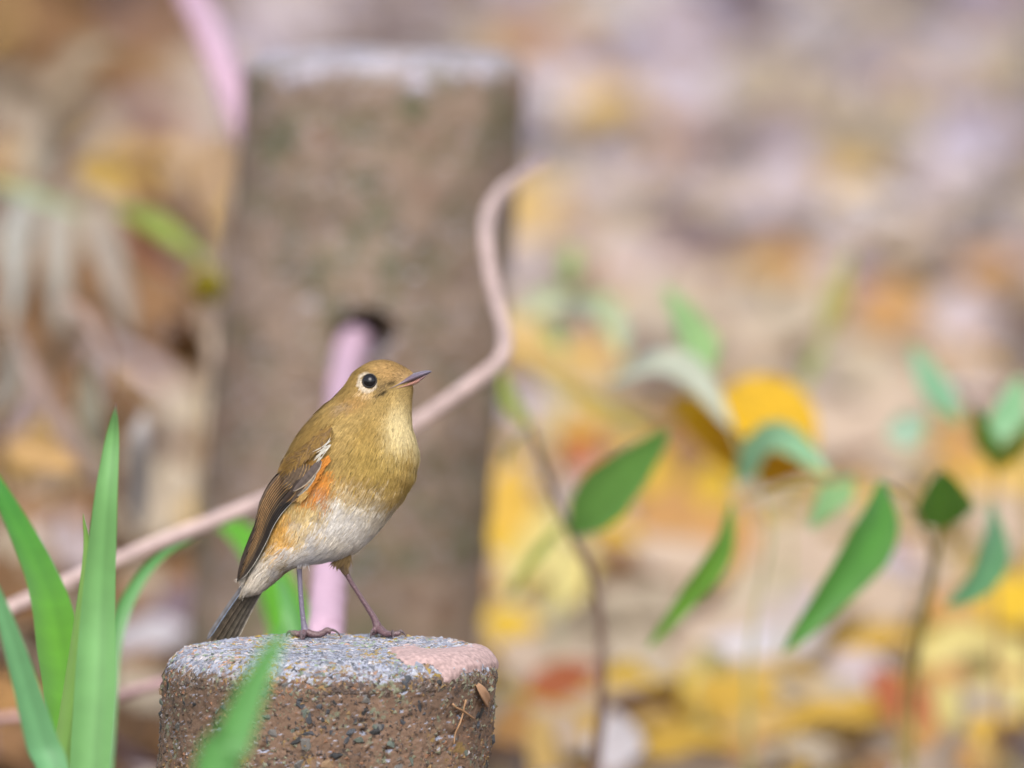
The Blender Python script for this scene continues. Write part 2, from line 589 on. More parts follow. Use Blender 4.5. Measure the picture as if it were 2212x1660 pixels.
def add_grit(n):
    """thousands of sand grains, flakes of slate and crumbs of lichen bedded in the surface"""
    r = np.random.default_rng(57)
    tet = np.array([(1, 0, -.35), (-.5, .87, -.35), (-.5, -.87, -.35), (0.1, 0.1, .6)])
    pal_t = [(192, 196, 210), (165, 170, 186), (205, 200, 205), (120, 124, 136), (176, 150, 84), (152, 168, 146), (196, 160, 140), (90, 92, 100)]
    pw_t = [.24, .2, .14, .12, .13, .08, .06, .03]
    pal_s = [(70, 74, 82), (46, 47, 50), (112, 110, 108), (150, 164, 140), (168, 138, 84), (172, 122, 92), (190, 190, 196), (118, 126, 110)]
    pw_s = [.18, .15, .13, .15, .1, .15, .05, .09]
    V, F, C = [], [], []
    k = 0
    while k < n:
        vis = r.random() < 0.85
        th = r.uniform(math.pi * 0.95, math.pi * 2.05) if vis else r.uniform(0, math.pi)
        top = r.random() < 0.55
        if top:
            rr = math.sqrt(r.random()) * 90
            i = int(np.clip(rr if rr > 12 else 12 + rr, 0, 85))
            if i < 60: th = r.uniform(0, 2 * math.pi)
        else:
            i = 78 + int((front.n - 92) * r.random())
        j = int(th / (2 * math.pi) * front.nt) % front.nt
        if SKIN[i, j] and r.random() > .1: continue
        p, nn = front.world(front.local[i, j]), front.nrm[i, j]
        if SKIN[i, j]: p = p + nn * .0006
        a = unit(np.cross(nn, r.normal(size=3))); b_ = np.cross(nn, a)
        s = 0.0004 + (0.0022 if top else .0017) * r.random() ** 2.2
        q = tet * [s, s * r.uniform(.5, 1), s * (r.uniform(.2, .5) if top else r.uniform(.3, .8))]
        V.append(p + q[:, :1] * a + q[:, 1:2] * b_ + q[:, 2:3] * nn)
        F += [(4 * k, 4 * k + 1, 4 * k + 3), (4 * k + 1, 4 * k + 2, 4 * k + 3), (4 * k + 2, 4 * k, 4 * k + 3)]
        upish = nn[2] > 0.45
        pal, pwt = (pal_t, np.array(pw_t)) if upish else (pal_s, np.array(pw_s))
        lq = front.base[i, j]
        ncl = vnoise(np.array([lq * 75, lq * 75 + 40, lq * 75 + 90, lq * 40 + 70]), 6)
        pwt = pwt * (np.exp(2.6 * np.array([ncl[0], ncl[1], -ncl[0], ncl[2], ncl[3] * 1.3, -ncl[1], -ncl[2], ncl[0] * ncl[1]])))
        c = lin(pal[r.choice(8, p=pwt / pwt.sum())], 0.5) * r.uniform(0.8, 1.15)
        if not upish: c = c * .62 + lin((146, 118, 98), .45) * .38
        C.append(np.repeat(c[None], 4, 0))
        k += 1
    o = mk('grit', np.vstack(V), F, M_MIN, fp, smooth=False, cols=np.vstack(C))
    o['kind'] = 'stuff'


add_grit(14000)

# bits caught on the post
def strip(path, widths, normal, cols, mat, name, parent=None, cross=5, cup=0.0, base=None):
    """a blade, leaf or flake along a path: widths per row, cupped across"""
    path = np.asarray(path, float); n = len(path)
    T = unit(np.gradient(path, axis=0))
    Nn = unit(np.broadcast_to(normal, (n, 3)))
    S = unit(np.cross(T, Nn)); Nn = np.cross(S, T)
    u = np.linspace(-1, 1, cross)
    w = np.asarray(widths)[:, None, None] / 2
    V = path[:, None] + u[None, :, None] * w * S[:, None] + (cup * (u ** 2))[None, :, None] * w * Nn[:, None]
    V = V.reshape(-1, 3)
    F = grid_faces(n, cross)
    if callable(cols):
        t = np.repeat(np.linspace(0, 1, n), cross); uu = np.tile(u, n)
        C = cols(t, uu)
    else:
        C = np.repeat(np.asarray(cols)[None], len(V), 0)
    if name is None:
        return V, F, C
    return mk(name, V, F, mat, parent, cols=C, base=base)


def post_px(px, py):
    """nearest point of the front post's surface to a picture position"""
    W = front.world(front.local); rel = W - CAMP; dep = rel @ FW
    ax = 1106 + (rel @ RT) / dep / K; ay = 830 - (rel @ UPV) / dep / K
    d = (ax - px) ** 2 + (ay - py) ** 2 + np.where(front.local[..., 1] > 0.02, 1e6, 0)
    i, j = np.unravel_index(np.argmin(d), d.shape)
    return W[i, j], front.nrm[i, j]


def thick_strip(path, width, normal, cols, th):
    A = strip(path, width, normal, cols, None, None, cross=5, cup=0.25)
    n5 = len(A[0])
    nn = unit(normal)
    B = A[0] + nn * th
    rows = len(path)
    F = A[1] + [tuple(i + n5 for i in f[::-1]) for f in A[1]]
    ring = [i * 5 for i in range(rows)] + [(rows - 1) * 5 + j for j in range(1, 5)] + [i * 5 + 4 for i in range(rows - 2, -1, -1)] + [j for j in range(3, 0, -1)]
    for a, b_ in zip(ring, ring[1:] + ring[:1]):
        F.append((a, b_, b_ + n5, a + n5))
    return np.vstack([A[0], B]), F, np.vstack([A[2], A[2]])


a0, n0 = post_px(1026, 1478); a1, n1 = post_px(1030, 1500); a2, n2 = post_px(1046, 1520)
pp = catmull([a0 + n0 * .0006, a1 + n1 * .0026, a2 + n2 * .0012], 9)
V, F, C = thick_strip(pp, np.array([.0022, .0035, .0044, .0046, .0046, .0048, .005, .0045, .003]), n1, lin((190, 150, 118), .65), .0006)
tag(mk('bark_flake', V, F, M_LEAF, cols=C), 'curled tan flake of bark stuck to the side of the low concrete post', 'bark flake')
for (x0, y0, x1, y1, lab) in [(973, 1522, 1020, 1553, 'thin reddish straw lying aslant on the concrete below the bark flake'),
                              (1003, 1512, 975, 1605, 'longer pale straw hanging upright on the concrete below the bark flake')]:
    pts = []
    for t in np.linspace(0, 1, 6):
        p, n = post_px(x0 + (x1 - x0) * t, y0 + (y1 - y0) * t)
        pts.append(p + n * (.0011 + .0004 * math.sin(3 * t)))
    V, F = tube(catmull(pts, 12), np.linspace(.00045, .0003, 12), 6)
    tag(mk('straw', V, F, plain('straw', lin((178, 140, 105), .6), .7, .2, 300)), lab, 'straw')

# the taller post behind
ZB = 7.4
BT = PA(837, 122, ZB)
HOLE = PA(786, 735, ZB - 0.075)
def hole_pit(q, d):
    hx, hz = HOLE[0] - (BT[0] - 0.093 * (BT[2] - HOLE[2])), HOLE[2] - BT[2]
    e = np.hypot((q[:, 0] - hx) / 0.0146, (q[:, 2] - hz) / 0.0118)
    k = np.clip((1.12 - e) / 0.24, 0, 1)
    return np.where(q[:, 1] < 0, d - 0.05 * k * k * (3 - 2 * k), d)


back = Post((BT[0], ZB, BT[2]), 0.0700, 0.012, 0.093, 0.0, 0.16, 77, dense=0.27, nt=300, amp=1.5, n_side=220, pit=hole_pit)
bp_ = empty('concrete_post', (BT[0], ZB, 0))
tag(bp_, 'tall round concrete post with a dark hole and a pink rope through it', 'post', 'round concrete posts')
M_CONC2 = concrete_material('mossy concrete', lin((168, 146, 130), 0.5), lin((94, 86, 74), 0.5), lin((194, 190, 202), 0.5),
                            lin((106, 108, 80), 0.5), lin((136, 102, 82), 0.5), 0.45)
mk('shaft', back.world(back.local).reshape(-1, 3), back.faces(), M_CONC2, bp_)
# pale chipped crust along the rim
def crust():
    r = np.random.default_rng(3)
    parts = []
    for (x, y, s) in [(560, 140, 9), (610, 146, 8), (660, 150, 9), (725, 152, 8), (790, 152, 10), (880, 165, 9), (905, 190, 10), (850, 148, 8), (1010, 150, 7), (1080, 140, 8)]:
        p = PA(x, y, ZB - 0.05)
        W = back.world(back.local)
        d = ((W - p) ** 2).sum(-1)
        i, j = np.unravel_index(np.argmin(d), d.shape)
        c, n = W[i, j], back.nrm[i, j]
        a = unit(np.cross(n, (0.1, 0.2, 1))); b_ = np.cross(n, a)
        ang = np.linspace(0, 2 * math.pi, 9, endpoint=False)
        rr = s * 0.001 * r.uniform(.7, 1.2, 9)
        ring = c + (np.cos(ang) * rr)[:, None] * a + (np.sin(ang) * rr * .6)[:, None] * b_
        V = np.vstack([ring - n * .003, ring * .5 + (c + n * .0035) * .5, (c + n * .003)[None]])
        F = [(k, (k + 1) % 9, 9 + (k + 1) % 9, 9 + k) for k in range(9)] + [(9 + k, 9 + (k + 1) % 9, 18) for k in range(9)]
        parts.append((V, F))
    V, F = join(parts)
    o = mk('lichen_crust', V, F, plain('pale crust', lin((196, 190, 204), .52), .9, .15, 200), bp_)
    o['kind'] = 'stuff'


crust()

# ------------------------------------------------------------------ rope through the tall post
def build_rope():
    g0 = np.array([-.62, 8.7, .009]); g1 = np.array([-.50, 8.65, .02]); g2 = np.array([-.40, 8.55, .30])
    pts = [g0, g1, g2, PA(300, -330, 8.35), PA(392, -70, 7.85), PA(462, 100, 7.6), PA(515, 235, 7.53), PA(590, 430, 7.515), PA(700, 640, 7.5),
           PA(775, 738, 7.43), PA(765, 742, 7.35), PA(748, 800, 7.24), PA(730, 960, 6.95), PA(716, 1150, 6.65), PA(707, 1320, 6.45), PA(700, 1450, 6.36)]
    last = pts[-1]
    pts += [np.array([last[0] - .004, last[1] - .01, 0.05]), np.array([last[0] - .012, last[1] - .05, 0.011]), np.array([last[0] - .06, last[1] - .12, 0.010])]
    path = catmull(pts, 330)
    seg = np.r_[0, np.cumsum(np.linalg.norm(np.diff(path, axis=0), axis=1))]
    T = unit(np.gradient(path, axis=0))
    N = unit(np.cross(T, (1, .05, .0))); B = np.cross(T, N)
    root = empty('rope', path[-1])
    m = plain('pink fibre', lin((216, 182, 204), .5), .8, .1, 300, .2, .4)
    for k in range(3):
        a = seg / 0.045 * 2 * math.pi + k * 2 * math.pi / 3
        c = path + .0038 * (np.cos(a)[:, None] * N + np.sin(a)[:, None] * B)
        V, F = tube(c, .0046, 9, True, (1, .05, 0))
        mk('strand', V, F, m, root)
    tag(root, 'faded pink rope threaded through the tall post and hanging down its front', 'rope')


build_rope()

# ------------------------------------------------------------------ dry vines crossing behind the bird
def build_vine(pts, w, name, label, colr, seed):
    path = catmull(pts, 150)
    t = np.linspace(0, 1, 150)
    rad = np.interp(t, np.linspace(0, 1, len(w)), w) / 2 * (1 + .08 * vnoise(np.stack([t * 40, t * 0, t * 0], 1), seed))
    V, F = tube(path, rad, 10)
    o = mk(name, V, F, plain(label[:12], colr, .75, .2, 120, .25, .4))
    tag(o, label, 'vine', 'dry vines')


b0 = P(-330, 1560, 6.5); b0[2] = 0.0
build_vine([b0, P(-220, 1440, 6.5), P(0, 1325, 6.5), P(130, 1265, 6.52), P(300, 1190, 6.54), P(560, 1085, 6.58), P(760, 990, 6.62), P(900, 912, 6.65), P(1010, 835, 6.68), P(1075, 785, 6.7), P(1092, 735, 6.72), P(1072, 650, 6.76), P(1052, 540, 6.8), P(1052, 475, 6.84), P(1075, 425, 6.88), P(1120, 385, 6.94), P(1178, 350, 7.0)],
           [.0066, .0068, .0062, .0068, .0066, .007, .0066, .0072, .0066, .0055], 'dry_vine', 'long pale pinkish dry vine bent upward across the tall post', lin((208, 184, 180), .52), 1)
b1 = P(-260, 1640, 6.7); b1[2] = 0.0
b2 = P(470, 1560, 6.62); b2[2] = 0.002
build_vine([b1, P(-120, 1570, 6.7), P(0, 1552, 6.7), P(120, 1540, 6.68), P(230, 1512, 6.66), P(300, 1490, 6.64), P(370, 1474, 6.63), P(440, 1480, 6.62), b2], [.0034, .0036, .0042, .005, .005, .0045],
           'dry_vine', 'short thin pinkish vine low between the grass blades and the low post', lin((204, 170, 174), .55), 2)

# ------------------------------------------------------------------ the bird
BU = 960 / 2212 * 2212 / 3676          # bird drawing unit -> picture unit
BM = BU * PXM                          # bird drawing unit -> metres


def BW(x, y, d=0):
    """bird drawing (x right, y down, d towards the viewer) to the place"""
    x = np.asarray(x, float); y = np.asarray(y, float); d = np.asarray(d, float)
    px = 700 * 2212 / 3676 + x * BU
    py = 1230 * 2212 / 3676 + y * BU
    q = np.stack(np.broadcast_arrays((px - 1106) * K * D, BIRD_Y - d * BM, 0 * px), -1)
    q[..., 2] = Z_TOP + (FOOT_PY - py) * PXM
    return q


FOOT_PY = 1374.5
SEC = np.array([  # back x, y, belly x, y, half depth: sections from the bill base to the tail base
    (1800, 240, 1806, 348, 22), (1772, 217, 1803, 388, 52), (1706, 178, 1796, 440, 98), (1622, 144, 1792, 500, 136),
    (1540, 134, 1790, 560, 160), (1460, 148, 1790, 620, 176), (1386, 186, 1795, 690, 188), (1316, 246, 1806, 740, 204),
    (1240, 350, 1820, 795, 234), (1158, 446, 1832, 850, 274), (1060, 536, 1836, 925, 318), (970, 634, 1826, 1000, 356),
    (884, 738, 1814, 1068, 384), (812, 850, 1780, 1155, 400), (760, 965, 1725, 1255, 402), (722, 1070, 1650, 1355, 392),
    (696, 1180, 1558, 1472, 374), (672, 1296, 1458, 1588, 350), (648, 1412, 1350, 1682, 322), (622, 1520, 1230, 1742, 288),
    (590, 1630, 1080, 1782, 246), (556, 1722, 936, 1806, 206), (520, 1806, 812, 1842, 168), (484, 1880, 706, 1912, 130),
    (444, 1965, 606, 1990, 90), (418, 2032, 486, 2048, 44)], float)
NS, NP = 150, 96
SECF = catmull(SEC, NS)
PHI = np.linspace(0, 2 * math.pi, NP, endpoint=False)
VENT = math.radians(32)                # the breast is turned a little towards the viewer


def body_xyz(sec, phi):
    c, s_ = np.cos(phi), np.sin(phi)
    mx, my = (sec[..., 0] + sec[..., 2]) / 2, (sec[..., 1] + sec[..., 3]) / 2
    hx, hy = (sec[..., 2] - sec[..., 0]) / 2, (sec[..., 3] - sec[..., 1]) / 2
    return np.stack([mx + hx * c, my + hy * c, sec[..., 4] * s_], -1)


BODY = body_xyz(SECF[:, None, :], PHI[None, :])          # (NS,NP,3) in drawing units
_front = BODY[:, 1:NP // 2].reshape(-1, 3)


def body_depth(x, y):
    d = (_front[:, 0] - x) ** 2 + (_front[:, 1] - y) ** 2
    k = np.argsort(d)[:6]
    if d[k[0]] > 45 ** 2: return 0.0
    return float(_front[k, 2].max())


PATCH = [  # x, y, rx, ry, turn, colour, strength
    (900, 760, 260, 330, 40, (146, 118, 66), .8),
    (1350, 330, 170, 190, 40, (150, 122, 70), .7),
    (1650, 215, 190, 90, 15, (186, 150, 98), .8),
    (1730, 280, 70, 60, 0, (196, 164, 118), .6),
    (1570, 330, 80, 45, -25, (150, 126, 88), .7),
    (1330, 450, 150, 60, -25, (166, 130, 80), .6), (1425, 385, 75, 15, 18, (200, 172, 130), .8), (1260, 485, 70, 34, -20, (146, 126, 100), .6), (1200, 660, 110, 36, -20, (198, 170, 110), .6), (1430, 640, 30, 120, 30, (140, 112, 54), .5),
    (1720, 440, 80, 110, 0, (190, 164, 108), .8),
    (1690, 700, 115, 200, 5, (214, 196, 148), 1.0),
    (1480, 760, 150, 200, 30, (158, 130, 66), .5),
    (1560, 950, 260, 170, 0, (172, 146, 80), .7),
    (1300, 1130, 230, 110, 10, (176, 140, 70), .6),
    (1430, 1385, 340, 215, 18, (218, 208, 190), 1.0), (1380, 1180, 300, 60, 8, (192, 168, 112), .5),
    (1180, 1560, 330, 230, 20, (222, 218, 214), 1.0),
    (1000, 1740, 220, 110, 10, (222, 217, 212), 1.0),
    (1300, 1640, 230, 110, 30, (216, 206, 190), .8),
    (1730, 1160, 75, 200, 22, (182, 152, 88), .8),
    (960, 1330, 150, 110, 30, (204, 178, 120), .75),
    (1080, 1040, 92, 150, -32, (204, 134, 58), .82),
    (1010, 1150, 100, 60, -40, (214, 136, 56), .8),
    (770, 1480, 95, 170, -20, (222, 168, 84), .95),
    (830, 1420, 40, 25, -40, (232, 138, 40), .6), (900, 1480, 120, 150, 0, (212, 186, 136), .7),
    (730, 1640, 70, 90, 0, (206, 162, 92), .8),
    (640, 1830, 150, 140, 0, (212, 202, 188), 1.0),
    (500, 1980, 150, 150, 0, (208, 198, 184), 1.0),
]


def bird_colour(x, y):
    x = np.asarray(x, float); y = np.asarray(y, float)
    C = np.repeat(lin((166, 140, 86))[None], x.size, 0)
    for (cx, cy, rx, ry, tn, col, st) in PATCH:
        a = math.radians(tn)
        u = ((x - cx) * math.cos(a) + (y - cy) * math.sin(a)) / rx
        v = (-(x - cx) * math.sin(a) + (y - cy) * math.cos(a)) / ry
        k = st * np.clip(1.55 - np.sqrt(u * u + v * v), 0, 1)
        k = (k * k * (3 - 2 * k))[:, None]
        C = C * (1 - k) + lin(col)[None] * k
    return C * 0.7


def phi_near(phi):
    """mirror the far flank's angle onto the near one, so both flanks are coloured alike"""
    phi = np.mod(phi, 2 * math.pi)
    far = (phi > VENT + math.pi) | (phi < VENT)
    return np.where(far, np.mod(2 * VENT - phi, 2 * math.pi), phi)


foot_mid = BW(1200, 2430, 0)
bird = empty('bird', (foot_mid[0], BIRD_Y, Z_TOP))
tag(bird, 'small olive brown songbird with orange flank and white belly standing on the low post', 'bird')

gp = BODY.reshape(-1, 3)
nb = body_xyz(SECF[:, None, :], phi_near(np.broadcast_to(PHI, (NS, NP))))
wx = gp[:, 0] + 7 * fbm(gp * .012, 3, 1); wy = gp[:, 1] + 7 * fbm(gp * .012, 3, 2)
bodyV = BW(wx, wy, gp[:, 2] * (1 + .012 * fbm(gp * .012, 2, 3)))
bodyF = [f[::-1] for f in grid_faces(NS, NP, True)] + [tuple(range(NP)), tuple((NS - 1) * NP + j for j in range(NP))[::-1]]
bodyC = bird_colour(nb[..., 0].ravel(), nb[..., 1].ravel()) * .8
body = mk('body', bodyV, bodyF, M_BARB, bird, cols=bodyC)

# eye on the near side, and its twin
EX, EY = 1448, 294
def eye_depth(x, y): return body_depth(x, y)
ED = body_depth(EX, EY)
M_EYE, nt_, b_, _o = new_mat('dark eye')
b_.inputs['Base Color'].default_value = (0.004, 0.004, 0.006, 1)
b_.inputs['Roughness'].default_value = 0.04
b_.inputs['Specular IOR Level'].default_value = 0.35


def uv_sphere(c, r, n=28):
    th = np.linspace(0.001, math.pi - .001, n); ph = np.linspace(0, 2 * math.pi, 2 * n, endpoint=False)
    T, Q = np.meshgrid(th, ph, indexing='ij')
    V = np.asarray(c) + np.stack([r * np.sin(T) * np.cos(Q), -r * np.cos(T), r * np.sin(T) * np.sin(Q)], -1).reshape(-1, 3)
    return V, grid_faces(n, 2 * n, True)


# local surface frame at the eye
def frame_at(x, y):
    d = (_front[:, 0] - x) ** 2 + (_front[:, 1] - y) ** 2
    k = np.argsort(d)[:40]
    p = _front[k]; A = np.c_[p[:, 0] - x, p[:, 1] - y, np.ones(len(p))]
    g = np.linalg.lstsq(A, p[:, 2], rcond=None)[0]
    n = unit(np.array([-g[0], -g[1], 1.0]))          # drawing space normal (x, y down, d)
    return g[2], n


ED, EN = frame_at(EX, EY)
EN = unit(EN * [0.75, 0.75, 1])
for side in (1, -1):
    c = np.array([EX, EY, ED]) + EN * (-16)
    e = mk('eye', *uv_sphere(BW(c[0], c[1], side * c[2]), 57 * BM), M_EYE, bird)
    # bare lid round the eye
    a = np.linspace(0, 2 * math.pi, 40, endpoint=False)
    e1 = unit(np.cross(EN, (0, 1, 0))); e2 = np.cross(EN, e1)
    ring = np.array([EX, EY, ED]) + EN * 8 + 56 * (np.cos(a)[:, None] * e1 + np.sin(a)[:, None] * e2)
    rp = BW(ring[:, 0], ring[:, 1], side * ring[:, 2])
    rp = np.vstack([rp, rp[:1]])
    V, F = tube(rp, 7 * BM, 8, False)
    mk('eyelid', V, F, plain('dark eyelid', lin((40, 36, 36), .5), .6, .2, 900), e)

# bill
def bill_half(name, xs, ytop, ybot, half, matc, cfun):
    xs = np.asarray(xs, float); n = len(xs); m = 16
    f = np.linspace(0, n - 1, 40)
    xs, ytop, ybot, half = [np.interp(f, range(n), catmull(np.c_[range(n), v], n)[:, 1]) for v in (xs, ytop, ybot, half)]
    a = np.linspace(0, 2 * math.pi, m, endpoint=False)
    cy, hy = (ytop + ybot) / 2, (ybot - ytop) / 2
    X = np.repeat(xs[:, None], m, 1)
    Y = cy[:, None] + hy[:, None] * np.cos(a)[None]
    Dd = half[:, None] * np.sin(a)[None] * (1 - .25 * np.cos(a)[None] ** 2)
    V = BW(X.ravel(), Y.ravel(), Dd.ravel())
    F = [q[::-1] for q in grid_faces(40, m, True)] + [tuple(range(m)), tuple(39 * m + j for j in range(m))[::-1]]
    t = np.repeat(np.linspace(0, 1, 40), m)
    return mk(name, V, F, matc, bird, cols=cfun(t))


M_BILL = by_attr('horn bill', .32, .5, 0, 1200, .1, .15)
def lerp_c(a, b_, t, g=.6): return lin(a, g)[None] * (1 - t[:, None]) + lin(b_, g)[None] * t[:, None]
bill_half('upper_bill', [1560, 1640, 1740, 1800, 1860, 1910, 1944, 1960], [366, 330, 268, 245, 228, 219, 220, 229], [380, 358, 330, 308, 281, 257, 239, 232],
          [176, 176, 140, 96, 54, 30, 14, 3], M_BILL, lambda t: lerp_c((120, 98, 108), (98, 98, 120), t))
bill_half('lower_bill', [1600, 1690, 1750, 1800, 1840, 1880, 1920, 1952], [362, 334, 316, 298, 281, 264, 248, 233], [376, 362, 352, 342, 330, 296, 262, 236],
          [172, 162, 130, 90, 54, 32, 16, 3], M_BILL, lambda t: np.where((t < .62)[:, None], lerp_c((190, 140, 120), (160, 116, 112), t), lerp_c((150, 110, 110), (84, 74, 86), np.clip((t - .55) * 2.2, 0, 1))))

# plumage: tens of thousands of fine barbs lying back along the body
def build_plumage(n):
    r = np.random.default_rng(5)
    si = r.uniform(0.5, NS - 3, n * 2); ph = r.uniform(0, 2 * math.pi, n * 2)
    # even by area: reject by local girth and section spacing
    def sec_at(s): 
        k = s.astype(int); f = (s - k)[:, None]
        return SECF[k] * (1 - f) + SECF[k + 1] * f
    S0 = sec_at(si)
    p0 = body_xyz(S0, ph)
    p1 = body_xyz(sec_at(si + 1), ph)
    p2 = body_xyz(S0, ph + .05)
    area = np.linalg.norm(np.cross(p1 - p0, p2 - p0), axis=1)
    keep = r.random(n * 2) < area / np.percentile(area, 97)
    keep &= (ph < math.pi * 1.15) | (r.random(n * 2) < .6)
    p0, p1, p2, ph, S0 = p0[keep], p1[keep], p2[keep], ph[keep], S0[keep]
    si = si[keep]
    T = unit(p1 - p0); U = unit(p2 - p0); Nn = unit(np.cross(U, T))
    cen = np.stack([(S0[:, 0] + S0[:, 2]) / 2, (S0[:, 1] + S0[:, 3]) / 2, 0 * ph], 1)
    Nn *= np.sign(((p0 - cen) * Nn).sum(1))[:, None]
    near = p0[:, 2] > 0
    de = np.hypot(p0[:, 0] - EX, p0[:, 1] - EY)
    ok = de > 56
    # the gape and the bill base stay clear
    gy = np.interp(p0[:, 0], [1600, 1640, 1740, 1800], [350, 332, 272, 247]); gb = np.interp(p0[:, 0], [1600, 1640, 1740, 1830], [366, 366, 352, 345])
    ok &= ~((p0[:, 0] > 1600) & (p0[:, 1] > gy - 4) & (p0[:, 1] < gb))
    p0, T, U, Nn, ph, si, de, S0 = [v[ok] for v in (p0, T, U, Nn, ph, si, de, S0)]
    m = len(p0)
    hd = np.clip((si / NS - .16) / .25, 0, 1)                    # 0 at the face, 1 on the body
    Ln = (30 + 80 * hd) * r.uniform(.6, 1.35, m)
    wd = (4.2 + 3.0 * hd) * r.uniform(.6, 1.3, m)
    cl = .24 * fbm(p0 * .011, 3, 8) + .12 * r.normal(size=m)      # clumps swing together
    lift = .10 + .06 * r.random(m) + .07 * fbm(p0 * .014, 2, 15)
    bellyk = np.clip((si / NS - .5) / .2, 0, 1)
    lift += .05 * bellyk
    # downward drift of flank feathers
    Dr = unit(T + U * cl[:, None])
    # round the eye, sweep around it
    ek = np.clip((120 - de) / 50, 0, 1)[:, None]
    rad = unit(np.c_[p0[:, 0] - EX, p0[:, 1] - EY, 0 * de])
    rad = unit(rad - Nn * (rad * Nn).sum(1, keepdims=True))
    Dr = unit(Dr * (1 - .2 * ek) + rad * .35 * ek)
    Ln = Ln * (1 - .5 * ek[:, 0])
    Sd = unit(np.cross(Dr, Nn))
    q0 = p0 - Nn * 3
    q1 = p0 + Dr * (Ln * .55)[:, None] + Nn * (Ln * lift)[:, None]
    q2 = p0 + Dr * Ln[:, None] + Nn * (Ln * lift * 1.0)[:, None]
    w = wd[:, None]
    V = np.stack([q0 - Sd * w * .45, q0 + Sd * w * .45, q1 - Sd * w * .5, q1 + Sd * w * .5, q2], 1)
    nb_ = body_xyz(S0, phi_near(ph))
    jt = 14 + 36 * np.clip((nb_[:, 1] - 700) / 300, 0, 1)
    jx, jy = 70 * fbm(p0 * .009, 2, 91), 90 * fbm(p0 * .009, 2, 92)
    jk = np.clip((nb_[:, 1] - 800) / 200, 0, 1)
    C = bird_colour(nb_[:, 0] + jt * r.normal(size=m) + jx * jk, nb_[:, 1] + jt * r.normal(size=m) + jy * jk)
    # white eye ring, brownish outside
    dq = np.hypot((p0[:, 0] - EX + 6) / 1.0, (p0[:, 1] - EY) / 1.0)
    ring = np.clip((82 - dq) / 12, 0, 1)[:, None] * (.45 + .55 * r.random((m, 1)))
    back_ = np.clip((p0[:, 0] - EX) / 90, 0, 1)[:, None]
    C = C * (1 - ring) + (lin((226, 214, 196)) * (1 - back_ * .35) * .7) * ring
    # dark lore stroke from the bill to the eye
    X_, Y_ = p0[:, 0], p0[:, 1]
    gape = np.exp(-((X_ - 1565) / 48) ** 2 - ((Y_ - (372 - (X_ - 1565) * .42)) / 13) ** 2)
    nost = np.exp(-((X_ - 1648) / 34) ** 2 - ((Y_ - 302) / 20) ** 2)
    lor = np.exp(-((X_ - 1560) / 60) ** 2 - ((Y_ - 322) / 40) ** 2) * (r.random(m) < .45)
    C = C * (1 - np.clip(.9 * gape + .75 * nost + .6 * lor, 0, .92))[:, None]
    head = np.clip(1 - (si / NS - .1) / .2, 0, 1)
    C = C * (1 - .5 * (r.random(m) < .10 * head))[:, None]
    C = C * np.exp(r.normal(size=(m, 1)) * .15)
    C = C * (1 + .2 * fbm(p0 * .018, 3, 60) * (1 - .5 * bellyk))[:, None]
    dk = (r.random(m) < .02 + .01 * (1 - bellyk))
    C[dk] *= .45
    gr = np.clip(fbm(p0 * .01, 2, 40) * 2, 0, 1)[:, None] * bellyk[:, None]      # grey down showing on the belly
    C = C * (1 - .35 * gr) + lin((150, 152, 165)) * .7 * .35 * gr
    CC = np.stack([C * .75, C * .75, C, C, C * 1.12], 1).reshape(-1, 3)
    Vw = BW(V[..., 0].ravel(), V[..., 1].ravel(), V[..., 2].ravel())
    b5 = (np.arange(m) * 5)[:, None]
    F = np.concatenate([b5 + [0, 1, 3], b5 + [0, 3, 2], b5 + [2, 3, 4]], 0)
    o = mk('plumage', Vw, F, M_BARB, body, cols=CC)
    o['kind'] = 'stuff'


build_plumage(190000)

# wings
UE = catmull([(775, 985), (690, 1075), (625, 1155), (572, 1245), (532, 1335), (508, 1425), (488, 1510), (440, 1625), (388, 1765), (358, 1880), (346, 1958)], 60)
LE = catmull([(900, 1200), (815, 1285), (748, 1350), (692, 1425), (645, 1505), (604, 1600), (556, 1692), (500, 1792), (440, 1882), (388, 1938), (350, 1966)], 60)


def wing_depth(x, y, f, u):
    lo = (300 - 250 * u) * f + (130 - 85 * u) * (1 - f)
    return max(lo, body_depth(x, y) + 24)


def feather_mesh(path3, width, side, c_in, c_edge, c_shaft, tip=.3, edge_w=.1, across=None, lift=7):
    """a vane along a path in drawing space; the pale margin lies on its lower edge"""
    n = len(path3)
    T = unit(np.gradient(path3, axis=0))
    if across is None:
        Nn = np.broadcast_to(unit((-.25, -.1, 1.0)), T.shape)
        S = unit(np.cross(Nn, T))
        S = S * np.where(S[:, 1:2] + S[:, :1] > 0, 1, -1)                 # towards the lower edge
    else:
        S = unit(across - T * (across * T).sum(1, keepdims=True))
        Nn = np.cross(S, T); Nn = Nn * np.where(Nn[:, 2:] > 0, 1, -1)
    u = np.array([-1, -.5, -.06, 0, .06, .5, .66, .72, 1.0])
    t = np.linspace(0, 1, n)
    w = width / 2 * np.minimum(1, np.sqrt(np.clip((1 - t) / tip, 0, 1)) + .02) * np.minimum(1, .35 + t * 4)
    arch = lift * u + (3 * (1 - u ** 2) + 2 * np.exp(-(u / .1) ** 2))
    V = path3[:, None] + u[None, :, None] * w[:, None, None] * S[:, None] + (arch * 1.0)[None, :, None] * Nn[:, None]
    C = np.array([c_in * .9, c_in, c_in * .9, c_shaft, c_in * .9, c_in * .82, c_in * .8, c_edge, c_edge])
    C = np.repeat(C[None], n, 0)
    C = C * (1 + .15 * np.sin(np.linspace(0, 40, n) + width))[:, None, None]
    V = V.reshape(-1, 3)
    W = BW(V[:, 0], V[:, 1], V[:, 2] * side)
    F = grid_faces(n, len(u))
    return W, F, C.reshape(-1, 3)


